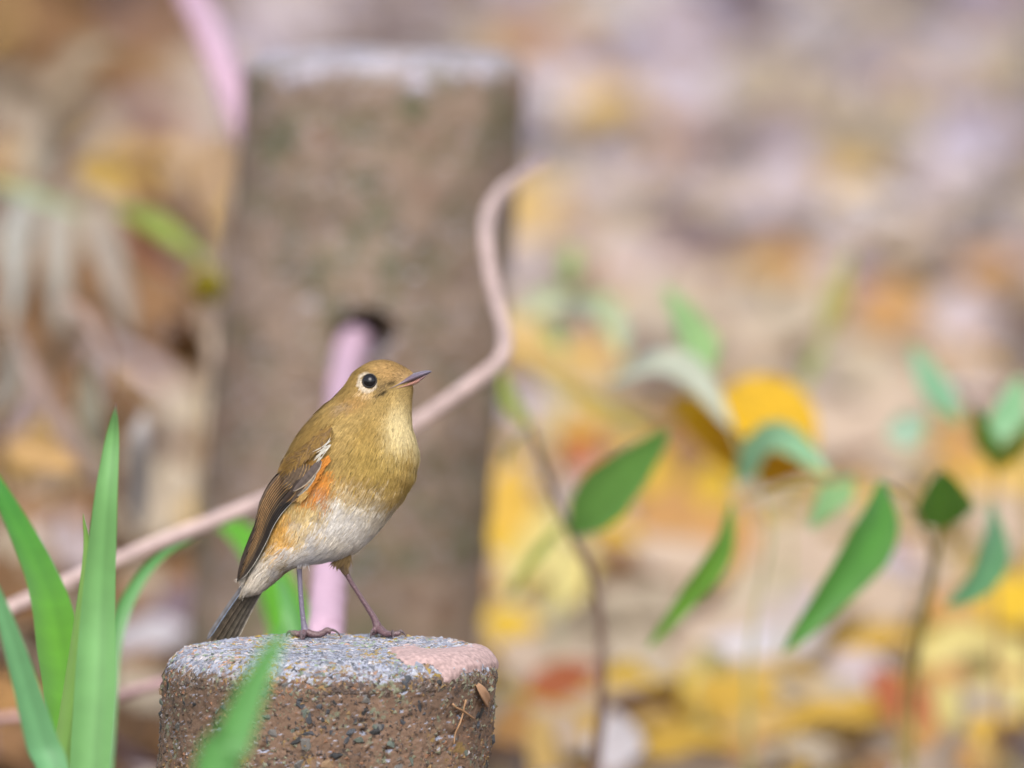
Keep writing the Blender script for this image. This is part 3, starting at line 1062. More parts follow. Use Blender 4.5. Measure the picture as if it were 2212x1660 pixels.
def build_wing(side):
    # the flat of the wing that the feathers lie on
    rows = []
    for k in range(0, 60, 2):
        a, b_ = UE[k], LE[k]
        row = []
        for f in np.linspace(0, 1, 9):
            x, y = a * (1 - f) + b_ * f
            row.append((x, y, wing_depth(x, y, f, k / 59) - 12))
        rows.append(row)
    R3 = np.array(rows); n = len(rows)
    top = R3.reshape(-1, 3); bot = top - [0, 0, 14]
    V = np.vstack([top, bot]); F = grid_faces(n, 9)
    F = F + [tuple(i + n * 9 for i in f[::-1]) for f in F]
    rim = [j for j in range(9)] + [i * 9 + 8 for i in range(1, n)] + [(n - 1) * 9 + j for j in range(7, -1, -1)] + [i * 9 for i in range(n - 2, 0, -1)]
    F += [(a, b_, b_ + n * 9, a + n * 9) for a, b_ in zip(rim, rim[1:] + rim[:1])]
    wing = mk('wing', BW(V[:, 0], V[:, 1], V[:, 2] * side), F, M_FEATHER, bird, cols=np.repeat(lin((52, 40, 32), .6)[None], len(V), 0))
    if side == 1: wing['label'] = 'folded brown wing with pale edged flight feathers'
    # flight feathers, tertials uppermost
    NFL = 13
    for i in range(NFL):
        f = (i + .5) / NFL
        u0 = .0 + .10 * abs(f - .4)
        u1 = [.52, .60, .68, .75, .82, .87, .92, .955, .985, 1.0, .99, .965, .93][i]
        n = 30
        k = np.linspace(u0, u1, n) * 59
        a = np.array([np.interp(k, range(60), UE[:, c]) for c in (0, 1)]).T
        b_ = np.array([np.interp(k, range(60), LE[:, c]) for c in (0, 1)]).T
        xy = a * (1 - f) + b_ * f
        d = np.array([wing_depth(x, y, f, kk / 59) for (x, y), kk in zip(xy, k)])
        d = np.convolve(np.pad(d, 3, 'edge'), np.ones(7) / 7, 'valid')
        path = np.c_[xy, d + 6]
        xa, xb = a * (1 - f + .08) + b_ * (f - .08), a * (1 - f - .08) + b_ * (f + .08)
        da = np.array([wing_depth(x, y, f - .08, kk / 59) for (x, y), kk in zip(xa, k)]); db = np.array([wing_depth(x, y, f + .08, kk / 59) for (x, y), kk in zip(xb, k)])
        acr = np.c_[xb - xa, np.convolve(np.pad(db - da, 4, 'edge'), np.ones(9) / 9, 'valid')]
        inner = [(104, 80, 56), (98, 74, 50), (92, 68, 46), (82, 60, 40), (72, 52, 36), (60, 46, 34), (52, 40, 32), (46, 36, 30), (40, 32, 28), (32, 27, 25), (28, 25, 24), (26, 24, 24), (26, 24, 24)][i]
        edge = (176, 138, 92) if i < 7 else ((120, 98, 72) if i < 9 else (66, 56, 48))
        if i == NFL - 1: edge = (190, 184, 172)
        W, F, C = feather_mesh(path, 46 if i < 4 else 42, side, lin(inner, .5), lin(edge, .56), lin(inner, .3), .3, .11, acr, 10)
        mk('flight_feather', W, F, M_FEATHER, wing, cols=C)
    # greater coverts over their bases
    for i in range(8):
        f = (i + .5) / 8
        p0 = np.array((800, 930)) * (1 - f) + np.array((985, 975)) * f
        p1 = np.array((662, 1130)) * (1 - f) + np.array((850, 1225)) * f
        t = np.linspace(0, 1, 16)[:, None]
        bow = np.array((14, 10))
        xy = p0 * (1 - t) + p1 * t + bow * np.sin(t * math.pi)
        d = np.array([body_depth(x, y) + 40 for x, y in xy])
        d = np.convolve(np.pad(d, 3, 'edge'), np.ones(7) / 7, 'valid') + 10 * (1 - f)
        W, F, C = feather_mesh(np.c_[xy, d], 38, side, lin((112, 92, 72), .5), lin((186, 150, 98), .55), lin((66, 52, 42), .6), .35, .14)
        mk('covert_feather', W, F, M_FEATHER, wing, cols=C)
    for (x0, y0, x1, y1, wd, ci, ce, dz) in [(880, 1085, 706, 1318, 62, (66, 52, 44), (150, 118, 80), 48), (955, 1060, 800, 1285, 60, (92, 74, 58), (160, 128, 86), 50),
                                             (1050, 930, 815, 1190, 74, (104, 90, 84), (176, 160, 140), 58), (1010, 1030, 850, 1230, 34, (150, 140, 124), (196, 190, 176), 56)]:
        t = np.linspace(0, 1, 16)[:, None]
        xy = np.array((x0, y0)) * (1 - t) + np.array((x1, y1)) * t + np.array((10, 10)) * np.sin(t * math.pi)
        d = np.array([body_depth(x, y) + dz for x, y in xy])
        d = np.convolve(np.pad(d, 3, 'edge'), np.ones(7) / 7, 'valid')
        W, F, C = feather_mesh(np.c_[xy, d], wd, side, lin(ci, .5), lin(ce, .55), lin(ci, .3), .4, .12)
        mk('covert_feather', W, F, M_FEATHER, wing, cols=C)
    # loose scapular and bend-of-wing barbs that run over the coverts
    r = np.random.default_rng(21)
    V, C, k = [], [], 0
    def barb(x, y, ang, ln, wd, col, dz):
        if body_depth(x, y) < 60 or body_depth(x + math.cos(ang) * ln, y + math.sin(ang) * ln) < 40: return
        d0 = body_depth(x, y) + dz
        x1, y1 = x + math.cos(ang) * ln, y + math.sin(ang) * ln
        d1 = max(body_depth(x1, y1), d0 - dz - 40) + dz + 8
        px_, py_ = -math.sin(ang) * wd / 2, math.cos(ang) * wd / 2
        xm, ym, dm = (x + x1) / 2, (y + y1) / 2, (d0 + d1) / 2 + 6
        V.append([(x - px_, y - py_, d0), (x + px_, y + py_, d0), (xm - px_, ym - py_, dm), (xm + px_, ym + py_, dm), (x1, y1, d1)])
        C.append(np.array([col * .8, col * .8, col, col, col * 1.1]))
    for _ in range(2600):
        f, g = r.random(), r.random()
        x = 800 + 330 * f - 60 * g + r.normal() * 18; y = 950 - 250 * f * 0.75 + 60 * g * (1 - f) + r.normal() * 18 - 90 * (1 - g) * f
        col = lin((146, 116, 66) if r.random() < .7 else (128, 104, 74)) * .64 * math.exp(r.normal() * .15)
        barb(x, y, math.radians(128) + r.normal() * .2, r.uniform(60, 105), r.uniform(7, 11), col, 40 + 14 * r.random())
    for _ in range(26):
        f = r.random()
        x = 1140 - 95 * f + r.normal() * 12; y = 745 + 150 * f + r.normal() * 10
        barb(x, y, math.radians(140) + r.normal() * .18, r.uniform(60, 110), r.uniform(5, 8), lin((222, 218, 206)) * .62, 62)
    for _ in range(320):       # orange and buff flank feathers lapping over the wing's lower edge
        f = r.uniform(.22, 1)
        p = np.array((1150, 790)) * (1 - f) + np.array((860, 1235)) * f
        col = (lin((198, 130, 58)) if f < .8 else lin((196, 160, 100))) * .7 * math.exp(r.normal() * .15)
        barb(p[0] + 30 + r.normal() * 14, p[1] + 12 + r.normal() * 14, math.radians(132) + r.normal() * .2, r.uniform(40, 70), r.uniform(6, 9), col, 44)
    V = np.array(V).reshape(-1, 3)
    m = len(V) // 5
    b5 = (np.arange(m) * 5)[:, None]
    F = np.concatenate([b5 + [0, 1, 3], b5 + [0, 3, 2], b5 + [2, 3, 4]], 0)
    o = mk('covert_barbs', BW(V[:, 0], V[:, 1], V[:, 2] * side), F, M_BARB, wing, cols=np.vstack(C))
    o['kind'] = 'stuff'


build_wing(1)
build_wing(-1)

# tail
tail = mk('tail', *uv_sphere(BW(470, 1985, -20), 46 * BM, 10), M_FEATHER, bird, cols=np.repeat(lin((120, 110, 100), .6)[None], 10 * 20, 0))
tail['label'] = 'greyish tail with a bluish outer edge hanging behind the post'
TF = [(455, 1930, 92, 2475, 40, (120, 118, 122), (128, 144, 168), -10), (478, 1950, 128, 2495, 62, (104, 92, 78), (128, 114, 96), -26), (500, 1965, 175, 2500, 66, (98, 88, 76), (118, 108, 92), -36),
      (530, 1960, 222, 2505, 70, (104, 96, 84), (120, 110, 96), -44), (560, 1950, 268, 2500, 70, (110, 102, 92), (126, 118, 104), -52), (600, 1930, 318, 2488, 62, (128, 120, 110), (184, 174, 160), -60)]
for i, (x0, y0, x1, y1, wd, ci, ce, dz) in enumerate(TF):
    t = np.linspace(0, 1, 24)[:, None]
    xy = np.array((x0, y0)) * (1 - t) + np.array((x1, y1)) * t + np.array((-6, -4)) * np.sin(t * math.pi)
    d = dz + 0 * t[:, 0] - 230 * t[:, 0] + (30 if i == 0 else 0)
    W, F, C = feather_mesh(np.c_[xy, d], wd, 1, lin(ci, .62), lin(ce if i in (0, 5) else ci, .66), lin(ci, .6), .12, .12, None, 1.5)
    mk('tail_feather', W, F, M_FEATHER, tail, cols=C)

# undertail coverts: white barbs spilling over the tail base
def undertail():
    r = np.random.default_rng(9)
    m = 2600
    f, g = r.random(m), r.random(m)
    x = 760 - 300 * f + r.normal(size=m) * 14
    y = 1690 + 270 * f + (g - .5) * 190 * (1 - .45 * f)
    x = x + (g - .5) * 90
    d = (60 - 60 * f) * (1 - (2 * g - 1) ** 2) + 12
    ang = math.radians(131) + r.normal(size=m) * .13
    ln = r.uniform(60, 110, m); wd = r.uniform(7, 11, m)
    c_, s_ = np.cos(ang), np.sin(ang)
    q0 = np.c_[x, y, d]; q2 = np.c_[x + c_ * ln, y + s_ * ln, d - 8]
    q1 = (q0 + q2) / 2 + [0, 0, 10]
    S = np.c_[-s_, c_, 0 * c_] * (wd / 2)[:, None]
    V = np.stack([q0 - S, q0 + S, q1 - S, q1 + S, q2], 1).reshape(-1, 3)
    col = np.where((f < .25)[:, None], lin((206, 172, 112)), lin((212, 204, 192))) * .7 * np.exp(r.normal(size=(m, 1)) * .12)
    b5 = (np.arange(m) * 5)[:, None]
    F = np.concatenate([b5 + [0, 1, 3], b5 + [0, 3, 2], b5 + [2, 3, 4]], 0)
    o = mk('undertail_barbs', BW(V[:, 0], V[:, 1], V[:, 2]), F, M_BARB, tail, cols=np.repeat(col, 5, 0))
    o['kind'] = 'stuff'


undertail()

# legs
def leg_tube(pts, rads, n, sides=12):
    path = catmull(pts, n)
    rad = np.interp(np.linspace(0, 1, n), np.linspace(0, 1, len(rads)), rads)
    V, F = tube(BW(path[:, 0], path[:, 1], path[:, 2]), rad * BM, sides)
    return V, F


def build_leg(thigh, thigh_r, shank, shank_r, toes, claws, ctarsus, ctoe, cthigh):
    parts = []
    V, F = leg_tube(thigh, thigh_r, 16, 14); parts.append((V, F, np.repeat(lin(cthigh, .6)[None], len(V), 0)))
    # shank with the ringed scutes just above the toes
    n = 60
    path = catmull(shank, n); t = np.linspace(0, 1, n)
    rad = np.interp(t, np.linspace(0, 1, len(shank_r)), shank_r)
    rad = rad * (1 + .10 * np.where(t > .82, np.abs(np.sin((t - .82) * 95)), .04 * np.sin(t * 90)))
    V, F = tube(BW(path[:, 0], path[:, 1], path[:, 2]), rad * BM, 14)
    C = np.repeat(lin(ctarsus, .6)[None], len(V), 0); k = np.repeat(t, 14) > .85
    C[:len(k)][k] = lin(ctoe, .6)
    parts.append((V, F, C))
    for pts, rads in toes:
        n = 26
        path = catmull(pts, n); t = np.linspace(0, 1, n)
        rad = np.interp(t, np.linspace(0, 1, len(rads)), rads) * (1 + .12 * np.abs(np.sin(t * 9)))
        V, F = tube(BW(path[:, 0], path[:, 1], path[:, 2]), rad * BM, 12)
        parts.append((V, F, np.repeat(lin(ctoe, .6)[None], len(V), 0)))
    V, F, C = join(parts)
    o = mk('leg', V, F, M_SCALE, bird, cols=C)
    for pts in claws:
        path = catmull(pts, 14)
        V, F = tube(BW(path[:, 0], path[:, 1], path[:, 2]), np.linspace(15, 3, 14) * BM, 10)
        mk('claw', V, F, M_SCALE, o, cols=np.repeat(lin((96, 78, 82), .6)[None], len(V), 0))
    return o


OY = 1429   # lower drawing offset
Y = lambda y: y + OY
build_leg([(905, Y(250), 120), (880, Y(340), 105), (866, Y(400), 95), (864, Y(425), 92)], [62, 46, 28, 23],
          [(864, Y(410), 92), (868, Y(500), 90), (876, Y(640), 86), (888, Y(780), 82), (898, Y(870), 80), (908, Y(930), 80), (912, Y(965), 80)], [24, 21, 20, 21, 23, 30, 36],
          [([(912, Y(950), 80), (980, Y(972), 92), (1045, Y(968), 100), (1090, Y(938), 104), (1128, Y(948), 106)], [32, 27, 24, 26, 20]),
           ([(905, Y(955), 85), (898, Y(962), 150), (892, Y(975), 215), (892, Y(990), 255)], [29, 24, 22, 14]),
           ([(915, Y(955), 70), (960, Y(975), 10), (1010, Y(980), -40), (1040, Y(978), -60)], [27, 23, 21, 16]),
           ([(905, Y(955), 75), (860, Y(972), 66), (815, Y(965), 60), (790, Y(962), 58)], [30, 27, 26, 17])],
          [[(1105, Y(934), 104), (1150, Y(936), 106), (1190, Y(964), 108), (1208, Y(1003), 108)],
           [(895, Y(962), 245), (888, Y(966), 275), (886, Y(990), 292), (886, Y(1012), 296)],
           [(1032, Y(970), -56), (1062, Y(964), -78), (1082, Y(982), -92), (1088, Y(1000), -96)],
           [(800, Y(955), 60), (776, Y(952), 56), (758, Y(974), 52), (752, Y(1000), 50)]],
          (128, 120, 140), (112, 86, 90), (190, 176, 160))
build_leg([(1235, Y(250), 60), (1228, Y(330), 50), (1228, Y(390), 42), (1240, Y(440), 36), (1256, Y(480), 32)], [70, 58, 50, 36, 24],
          [(1248, Y(460), 34), (1290, Y(540), 30), (1360, Y(650), 24), (1430, Y(760), 18), (1478, Y(838), 14), (1500, Y(890), 12), (1512, Y(930), 12)], [24, 20, 20, 22, 26, 32, 38],
          [([(1510, Y(915), 12), (1560, Y(955), 20), (1610, Y(978), 26), (1660, Y(975), 28), (1700, Y(962), 30)], [31, 26, 23, 22, 16]),
           ([(1512, Y(925), 16), (1540, Y(950), 80), (1590, Y(968), 130), (1630, Y(958), 165)], [29, 24, 22, 16]),
           ([(1505, Y(925), 10), (1490, Y(950), -60), (1500, Y(972), -120), (1512, Y(975), -150)], [27, 23, 20, 14]),
           ([(1505, Y(925), 14), (1485, Y(950), 40), (1470, Y(962), 70), (1466, Y(965), 84)], [31, 26, 21, 14])],
          [[(1682, Y(958), 30), (1705, Y(950), 31), (1732, Y(972), 32), (1748, Y(1000), 32)],
           [(1628, Y(955), 160), (1638, Y(934), 180), (1640, Y(962), 196), (1638, Y(1006), 204)],
           [(1508, Y(968), -146), (1520, Y(962), -166), (1532, Y(980), -180), (1534, Y(1000), -184)],
           [(1478, Y(950), 78), (1466, Y(948), 96), (1456, Y(975), 108), (1452, Y(1006), 112)]],
          (112, 84, 92), (112, 84, 90), (120, 98, 72))

# tuft of white feathering over the near thigh, olive over the far one
def thigh_tuft(x0, x1, y, col, n, ln, d0, seed):
    r = np.random.default_rng(seed)
    x = r.uniform(x0, x1, n); yy = y + r.normal(size=n) * 18
    d = d0 + r.uniform(-40, 40, n)
    ang = math.radians(115) + r.normal(size=n) * .25
    l = r.uniform(.6, 1.2, n) * ln; wd = r.uniform(6, 10, n)
    c_, s_ = np.cos(ang), np.sin(ang)
    q0 = np.c_[x, yy, d]; q2 = np.c_[x + c_ * l, yy + s_ * l, d - 10]; q1 = (q0 + q2) / 2 + [0, 0, 6]
    S = np.c_[-s_, c_, 0 * c_] * (wd / 2)[:, None]
    V = np.stack([q0 - S, q0 + S, q1 - S, q1 + S, q2], 1).reshape(-1, 3)
    b5 = (np.arange(n) * 5)[:, None]
    F = np.concatenate([b5 + [0, 1, 3], b5 + [0, 3, 2], b5 + [2, 3, 4]], 0)
    C = np.repeat(lin(col)[None] * .7 * np.exp(r.normal(size=(n, 1)) * .14), 5, 0)
    o = mk('thigh_barbs', BW(V[:, 0], V[:, 1], V[:, 2]), F, M_BARB, body, cols=C)
    o['kind'] = 'stuff'


thigh_tuft(830, 960, Y(310), (206, 203, 206), 420, 80, 150, 1)
thigh_tuft(1175, 1290, Y(320), (130, 108, 74), 420, 95, 78, 2)

# ------------------------------------------------------------------ green blades and seedlings
def leaf_cols(c, gain=.6, rib=1.12, tipc=None, tip_from=.9):
    base = lin(c, gain)
    def f(t, u):
        C = np.repeat(base[None], len(t), 0) * (1 + (rib - 1) * np.exp(-(u / .15) ** 2))[:, None]
        C = C * (1 + .08 * np.sin(u * 14))[:, None]
        if tipc is not None:
            k = np.clip((t - tip_from) / (1 - tip_from), 0, 1)[:, None]
            C = C * (1 - k) + lin(tipc, gain)[None] * k
        return C
    return f


def pts_px(pp):
    return [P(*p) for p in pp]


def blade_w(n, w, base=.6, peak=.3, sharp=.8):
    t = np.linspace(0, 1, n)
    g = np.where(t < peak, base + (1 - base) * np.sin(t / peak * math.pi / 2), np.clip((1 - t) / (1 - peak), 0, 1) ** sharp)
    return np.maximum(g, .02) * w


NV = np.array([0, -1, .15])


def grass_blade(pp, w, col, parent, to_ground=True, normal=NV, cup=.35, tipc=None, base=.75, peak=.35, gain=.6, name='blade', sharp=.75, tip_from=.95):
    pts = pts_px(pp)
    if to_ground:
        a, b_ = pts[0], pts[1]
        g = a + (a - b_) * (a[2] / max(1e-6, (b_[2] - a[2]))) * .8
        g[2] = -.004
        g[0] = a[0] + (g[0] - a[0]) * .5
        pts = [g, (g + a) / 2 + (a - b_) * .02] + pts
    n = 34
    path = catmull(pts, n)
    return strip(path, blade_w(n, w, base, peak, sharp), normal, leaf_cols(col, gain, tipc=tipc, tip_from=tip_from), M_GREEN, name, parent, cross=7, cup=cup)


def pw(px, z):
    return px * PXM * zm(z) / D


# tuft of broad grass blades left of the low post
tuft = empty('grass_tuft', (P(150, 1660, 5.75)[0], 5.74, 0))
tag(tuft, 'tuft of broad bright green grass blades standing left of the low post', 'grass')
grass_blade([(190, 1720, 5.84), (203, 1500, 5.84), (213, 1280, 5.84), (228, 1080, 5.83), (243, 940, 5.83), (250, 872, 5.82)], pw(88, 5.84), (130, 190, 116), tuft, tipc=(190, 140, 150), peak=.45, normal=(.1, -1, .2), sharp=.85)
grass_blade([(130, 1720, 5.88), (150, 1560, 5.88), (172, 1380, 5.88), (190, 1200, 5.88), (180, 1110, 5.88)], pw(60, 5.88), (130, 176, 84), tuft, normal=(-.75, -1, .1))
grass_blade([(160, 1720, 6.0), (146, 1560, 6.03), (128, 1430, 6.08), (104, 1300, 6.13), (62, 1190, 6.18), (6, 1075, 6.22), (-60, 950, 6.24)], pw(108, 6.0), (100, 168, 34), tuft, tipc=(60, 140, 60), tip_from=.55, normal=(.2, -1, .2), peak=.5, sharp=.7)  # light through the fold painted in: vivid lower part, darker tip
grass_blade([(120, 1720, 5.7), (85, 1600, 5.7), (40, 1440, 5.69), (-5, 1300, 5.68), (-60, 1170, 5.67)], pw(74, 5.69), (122, 186, 128), tuft, peak=.5, normal=(.35, -1, .2))
grass_blade([(225, 1560, 6.35), (245, 1380, 6.36), (290, 1270, 6.37), (350, 1200, 6.38), (420, 1165, 6.4)], pw(48, 6.35), (96, 160, 88), tuft, normal=(.4, -.8, .4))

# broad blade behind the bird
bb = empty('grass_blade_clump', (P(640, 1500, 6.6)[0], 6.58, 0))
tag(bb, 'pair of vivid green blades rising behind the low post and the bird\'s tail', 'grass')
grass_blade([(640, 1480, 6.78), (618, 1340, 6.8), (575, 1235, 6.83), (520, 1160, 6.86), (470, 1125, 6.88), (440, 1120, 6.9)], pw(100, 6.6), (104, 182, 44), bb, peak=.45, normal=(.25, -1, .3), sharp=.7)
grass_blade([(655, 1480, 6.52), (640, 1370, 6.53), (618, 1290, 6.54), (600, 1240, 6.56)], pw(70, 6.55), (110, 178, 96), bb, peak=.4, normal=(-.3, -1, .2))

# blade that leans in front of the low post
fb = empty('grass_blade_clump', (P(440, 1700, 5.2)[0], 5.16, 0))
tag(fb, 'single soft green blade leaning across the front of the low post', 'grass')
grass_blade([(455, 1720, 5.15), (500, 1600, 5.15), (545, 1490, 5.15), (590, 1400, 5.15), (622, 1350, 5.15)], pw(104, 5.15), (104, 172, 92), fb, peak=.3, normal=(.2, -1, .3), sharp=.7)


def seedling(label, stems, leaves, dz=-.26, group='young leafy seedlings'):
    sh = lambda pp: [(x, y, z + dz) for x, y, z in pp]
    stems = [(sh(a), b, c) for a, b, c in stems]
    leaves = [(sh(L[0]), *L[1:]) for L in leaves]
    base = pts_px(stems[0][0])[-1].copy()
    root = empty('seedling', (base[0], base[1], 0))
    tag(root, label, 'plant', group)
    for pp, w, c in stems:
        pts = pts_px(pp)
        e = pts[-1] + (pts[-1] - pts[-2]) * .4
        if pts[-1][2] > 0:
            e = np.array([e[0], pts[-1][1], -.003])
            pts = pts + [(pts[-1] + e) / 2, e]
        path = catmull(pts, 50)
        V, F = tube(path, np.linspace(w * .6, w, 50) * PXM * 1.0 / 2, 8)
        mk('stem', V, F, plain('stem', lin(c, .6), .6, .2, 200, .3), root)
    for L in leaves:
        pp, w, c = L[:3]
        nrm = L[3] if len(L) > 3 else (0, -.8, .6)
        n = 22
        path = catmull(pts_px(pp), n)
        strip(path, blade_w(n, pw(w, pp[0][2]) * 1.0, .12, .48, .62), nrm, leaf_cols((min(255, c[0] * 1.1), c[1], c[2] * .88) if c[0] < 150 else c, .56), M_GREEN, 'leaf', root, cross=7, cup=.3)
    return root


seedling('brown stemmed seedling with one slanting bright green leaf beside the tall post',
         [([(1148, 925, 7.2), (1190, 1050, 7.16), (1232, 1150, 7.12), (1275, 1235, 7.1), (1296, 1330, 7.08), (1300, 1500, 7.06), (1284, 1690, 7.04)], 28, (92, 68, 56))],
         [([(1232, 1155, 7.12), (1290, 1090, 7.1), (1370, 1010, 7.08), (1445, 930, 7.06)], 122, (112, 182, 100), (.3, -1, .5)),
          ([(1225, 1120, 7.2), (1160, 1200, 7.2), (1095, 1290, 7.2)], 26, (150, 165, 60)),
          ([(1150, 930, 7.2), (1105, 880, 7.3), (1085, 800, 7.35)], 45, (165, 180, 70)),
          ([(1150, 930, 7.2), (1110, 960, 7.22), (1092, 1010, 7.24)], 40, (150, 170, 70))])
seedling('seedling with two long drooping dark green leaves among yellow leaf litter',
         [([(1905, 1040, 7.0), (1960, 1080, 7.05), (2010, 1180, 7.1), (2004, 1260, 7.12), (1966, 1400, 7.14), (1945, 1560, 7.16)], 15, (160, 146, 84))],
         [([(1905, 1040, 7.0), (1893, 1140, 6.98), (1815, 1260, 6.96), (1690, 1412, 6.94)], 112, (74, 146, 60), (.5, -1, .25)),
          ([(1580, 1085, 7.02), (1556, 1190, 7.0), (1480, 1295, 6.98), (1396, 1402, 6.96)], 62, (92, 152, 46), (.6, -1, .1)),
          ([(1905, 1040, 7.0), (1820, 1045, 7.0), (1700, 1050, 7.0), (1580, 1085, 7.02)], 10, (150, 140, 60)),
          ([(1840, 1030, 7.15), (1800, 1080, 7.14), (1748, 1145, 7.12)], 75, (126, 182, 138)),
          ([(1590, 1045, 7.3), (1640, 975, 7.28), (1700, 955, 7.26), (1795, 1030, 7.24)], 92, (150, 200, 156), (0, -1, .45))])
seedling('seedling with a rounded dark green leaf and a curved bluish leaf at its top',
         [([(2036, 1070, 7.1), (2030, 1140, 7.1), (2015, 1250, 7.12), (1985, 1400, 7.14), (1970, 1540, 7.16)], 20, (150, 140, 80)),],
         [([(2040, 1140, 7.1), (2036, 1080, 7.08), (2034, 1015, 7.06)], 132, (80, 146, 58), (0, -1, .35)),
          ([(2140, 1085, 7.15), (2146, 1180, 7.12), (2110, 1260, 7.1), (2042, 1312, 7.08)], 84, (92, 158, 122), (.6, -.9, .3)),
          ([(2040, 1130, 7.1), (2090, 1110, 7.12), (2140, 1085, 7.15)], 10, (130, 140, 80)),
          ([(1915, 935, 7.5), (1960, 930, 7.5), (2000, 900, 7.5)], 84, (160, 196, 170), (0, -1, .4))])
seedling('seedling with a rosette of upright blue green leaves over an orange leaf',
         [([(2152, 1010, 7.4), (2146, 1120, 7.4), (2150, 1300, 7.38), (2155, 1450, 7.36)], 18, (150, 120, 70))],
         [([(2152, 1015, 7.4), (2172, 930, 7.4), (2206, 815, 7.42)], 98, (128, 196, 164), (.1, -1, .4)),
          ([(2150, 1010, 7.4), (2132, 950, 7.38), (2098, 872, 7.36)], 52, (104, 160, 44), (-.3, -1, .2)),
          ([(2152, 1015, 7.4), (2196, 960, 7.38), (2250, 890, 7.36)], 52, (150, 160, 50), (.3, -1, .3)),
          ([(2072, 915, 7.5), (2018, 840, 7.52), (1968, 745, 7.54)], 70, (124, 190, 170), (.2, -1, .5)),
          ([(2152, 1015, 7.4), (2105, 960, 7.46), (2072, 915, 7.5)], 12, (140, 130, 80))])
seedling('seedling with pale arching leaves above the big yellow leaf',
         [([(1520, 830, 7.6), (1590, 950, 7.56), (1660, 1120, 7.5), (1640, 1290, 7.5), (1620, 1420, 7.5)], 16, (160, 160, 110))],
         [([(1520, 830, 7.6), (1500, 730, 7.62), (1436, 618, 7.66)], 92, (140, 194, 146), (.3, -1, .5)),
          ([(1580, 925, 7.55), (1500, 815, 7.58), (1420, 785, 7.6), (1310, 830, 7.62)], 74, (206, 214, 196), (0, -1, .5)),
          ([(1530, 850, 7.6), (1420, 930, 7.66), (1330, 900, 7.7), (1220, 838, 7.75), (1100, 770, 7.8)], 62, (200, 178, 92), (0, -.7, .8))], dz=-.47)
seedling('thin seedling with a pale drooping leaf next to the bent vine tip',
         [([(1232, 540, 7.9), (1228, 640, 7.9), (1215, 760, 7.9), (1205, 900, 7.9), (1200, 1010, 7.9)], 10, (170, 190, 150))],
         [([(1232, 610, 7.9), (1232, 570, 7.9), (1238, 530, 7.9)], 42, (140, 190, 110)),
          ([(1228, 655, 7.9), (1290, 655, 7.88), (1330, 710, 7.86), (1345, 775, 7.85)], 62, (192, 210, 170), (0, -1, .5)),
          ([(1228, 655, 7.9), (1180, 650, 7.9), (1120, 690, 7.9)], 54, (190, 205, 160), (0, -1, .5)),
          ([(1215, 760, 7.9), (1190, 720, 7.9), (1200, 690, 7.9)], 40, (160, 190, 110))])
seedling('leaning olive yellow grass stalk with a swollen tip behind the yellow leaf',
         [([(1836, 540, 7.95), (1812, 640, 7.93), (1780, 730, 7.92), (1738, 830, 7.9), (1715, 900, 7.9), (1700, 1000, 7.9)], 16, (168, 168, 100))],
         [([(1776, 740, 7.92), (1806, 650, 7.93), (1838, 535, 7.95)], 52, (164, 158, 84)),
          ([(1776, 740, 7.92), (1755, 790, 7.91), (1732, 840, 7.9)], 36, (150, 170, 110))])


# ------------------------------------------------------------------ dead weeds on the left
def dead_weed(label, stem, leaves, dz=-.3):
    sh = lambda pp: [(x, y, z + dz) for x, y, z in pp]
    stem = sh(stem)
    leaves = [(sh(L[0]), *L[1:]) for L in leaves]
    base = pts_px(stem)[-1]
    root = empty('dead_weed', (base[0], base[1], 0))
    tag(root, label, 'weed', 'dead weeds left of the tall post')
    pts = pts_px(stem)
    pts.append(np.array([pts[-1][0], pts[-1][1], -.003]))
    V, F = tube(catmull(pts, 40), np.linspace(.0012, .0022, 40), 7)
    mk('stem', V, F, plain('dead stem', lin((120, 96, 74), .55), .8, .2, 200), root)
    for L in leaves:
        pp, w, c = L[:3]
        n = 18
        path = catmull(pts_px(pp), n)
        strip(path, blade_w(n, pw(w, pp[0][2]) * .78, .35, .4, .6), L[3] if len(L) > 3 else (.1, -.8, .55), leaf_cols(c, .56), M_LEAF, 'leaf', root, cross=5, cup=.25)


dead_weed('dead weed with three pale grey hanging blades under a faded green one',
          [(120, 380, 8.0), (128, 520, 8.0), (130, 760, 8.0), (128, 1000, 8.0)],
          [([(120, 420, 8.0), (124, 520, 7.98), (128, 640, 7.96), (130, 720, 7.95)], 84, (178, 172, 162)),
           ([(60, 400, 8.0), (38, 500, 7.98), (30, 620, 7.97), (18, 720, 7.96)], 78, (178, 178, 172)),
           ([(200, 450, 8.0), (226, 540, 7.97), (262, 640, 7.95), (284, 725, 7.94)], 84, (182, 170, 158)),
           ([(-40, 390, 7.9), (60, 425, 7.9), (120, 445, 7.9), (190, 470, 7.9)], 60, (160, 178, 138), (0, -.5, .9)),
           ([(180, 345, 7.9), (235, 385, 7.88), (285, 425, 7.87)], 112, (186, 154, 84), (0, -1, .4)),
           ([(280, 345, 7.9), (320, 385, 7.9), (345, 425, 7.9)], 86, (172, 138, 84), (0, -1, .4)),
           ([(120, 380, 8.0), (160, 350, 7.95), (180, 345, 7.9), (280, 345, 7.9)], 10, (140, 120, 100)),
           ([(120, 380, 8.0), (170, 410, 8.0), (200, 450, 8.0)], 12, (140, 120, 100)),
           ([(120, 380, 8.0), (90, 385, 8.0), (60, 400, 8.0)], 12, (140, 120, 100))])
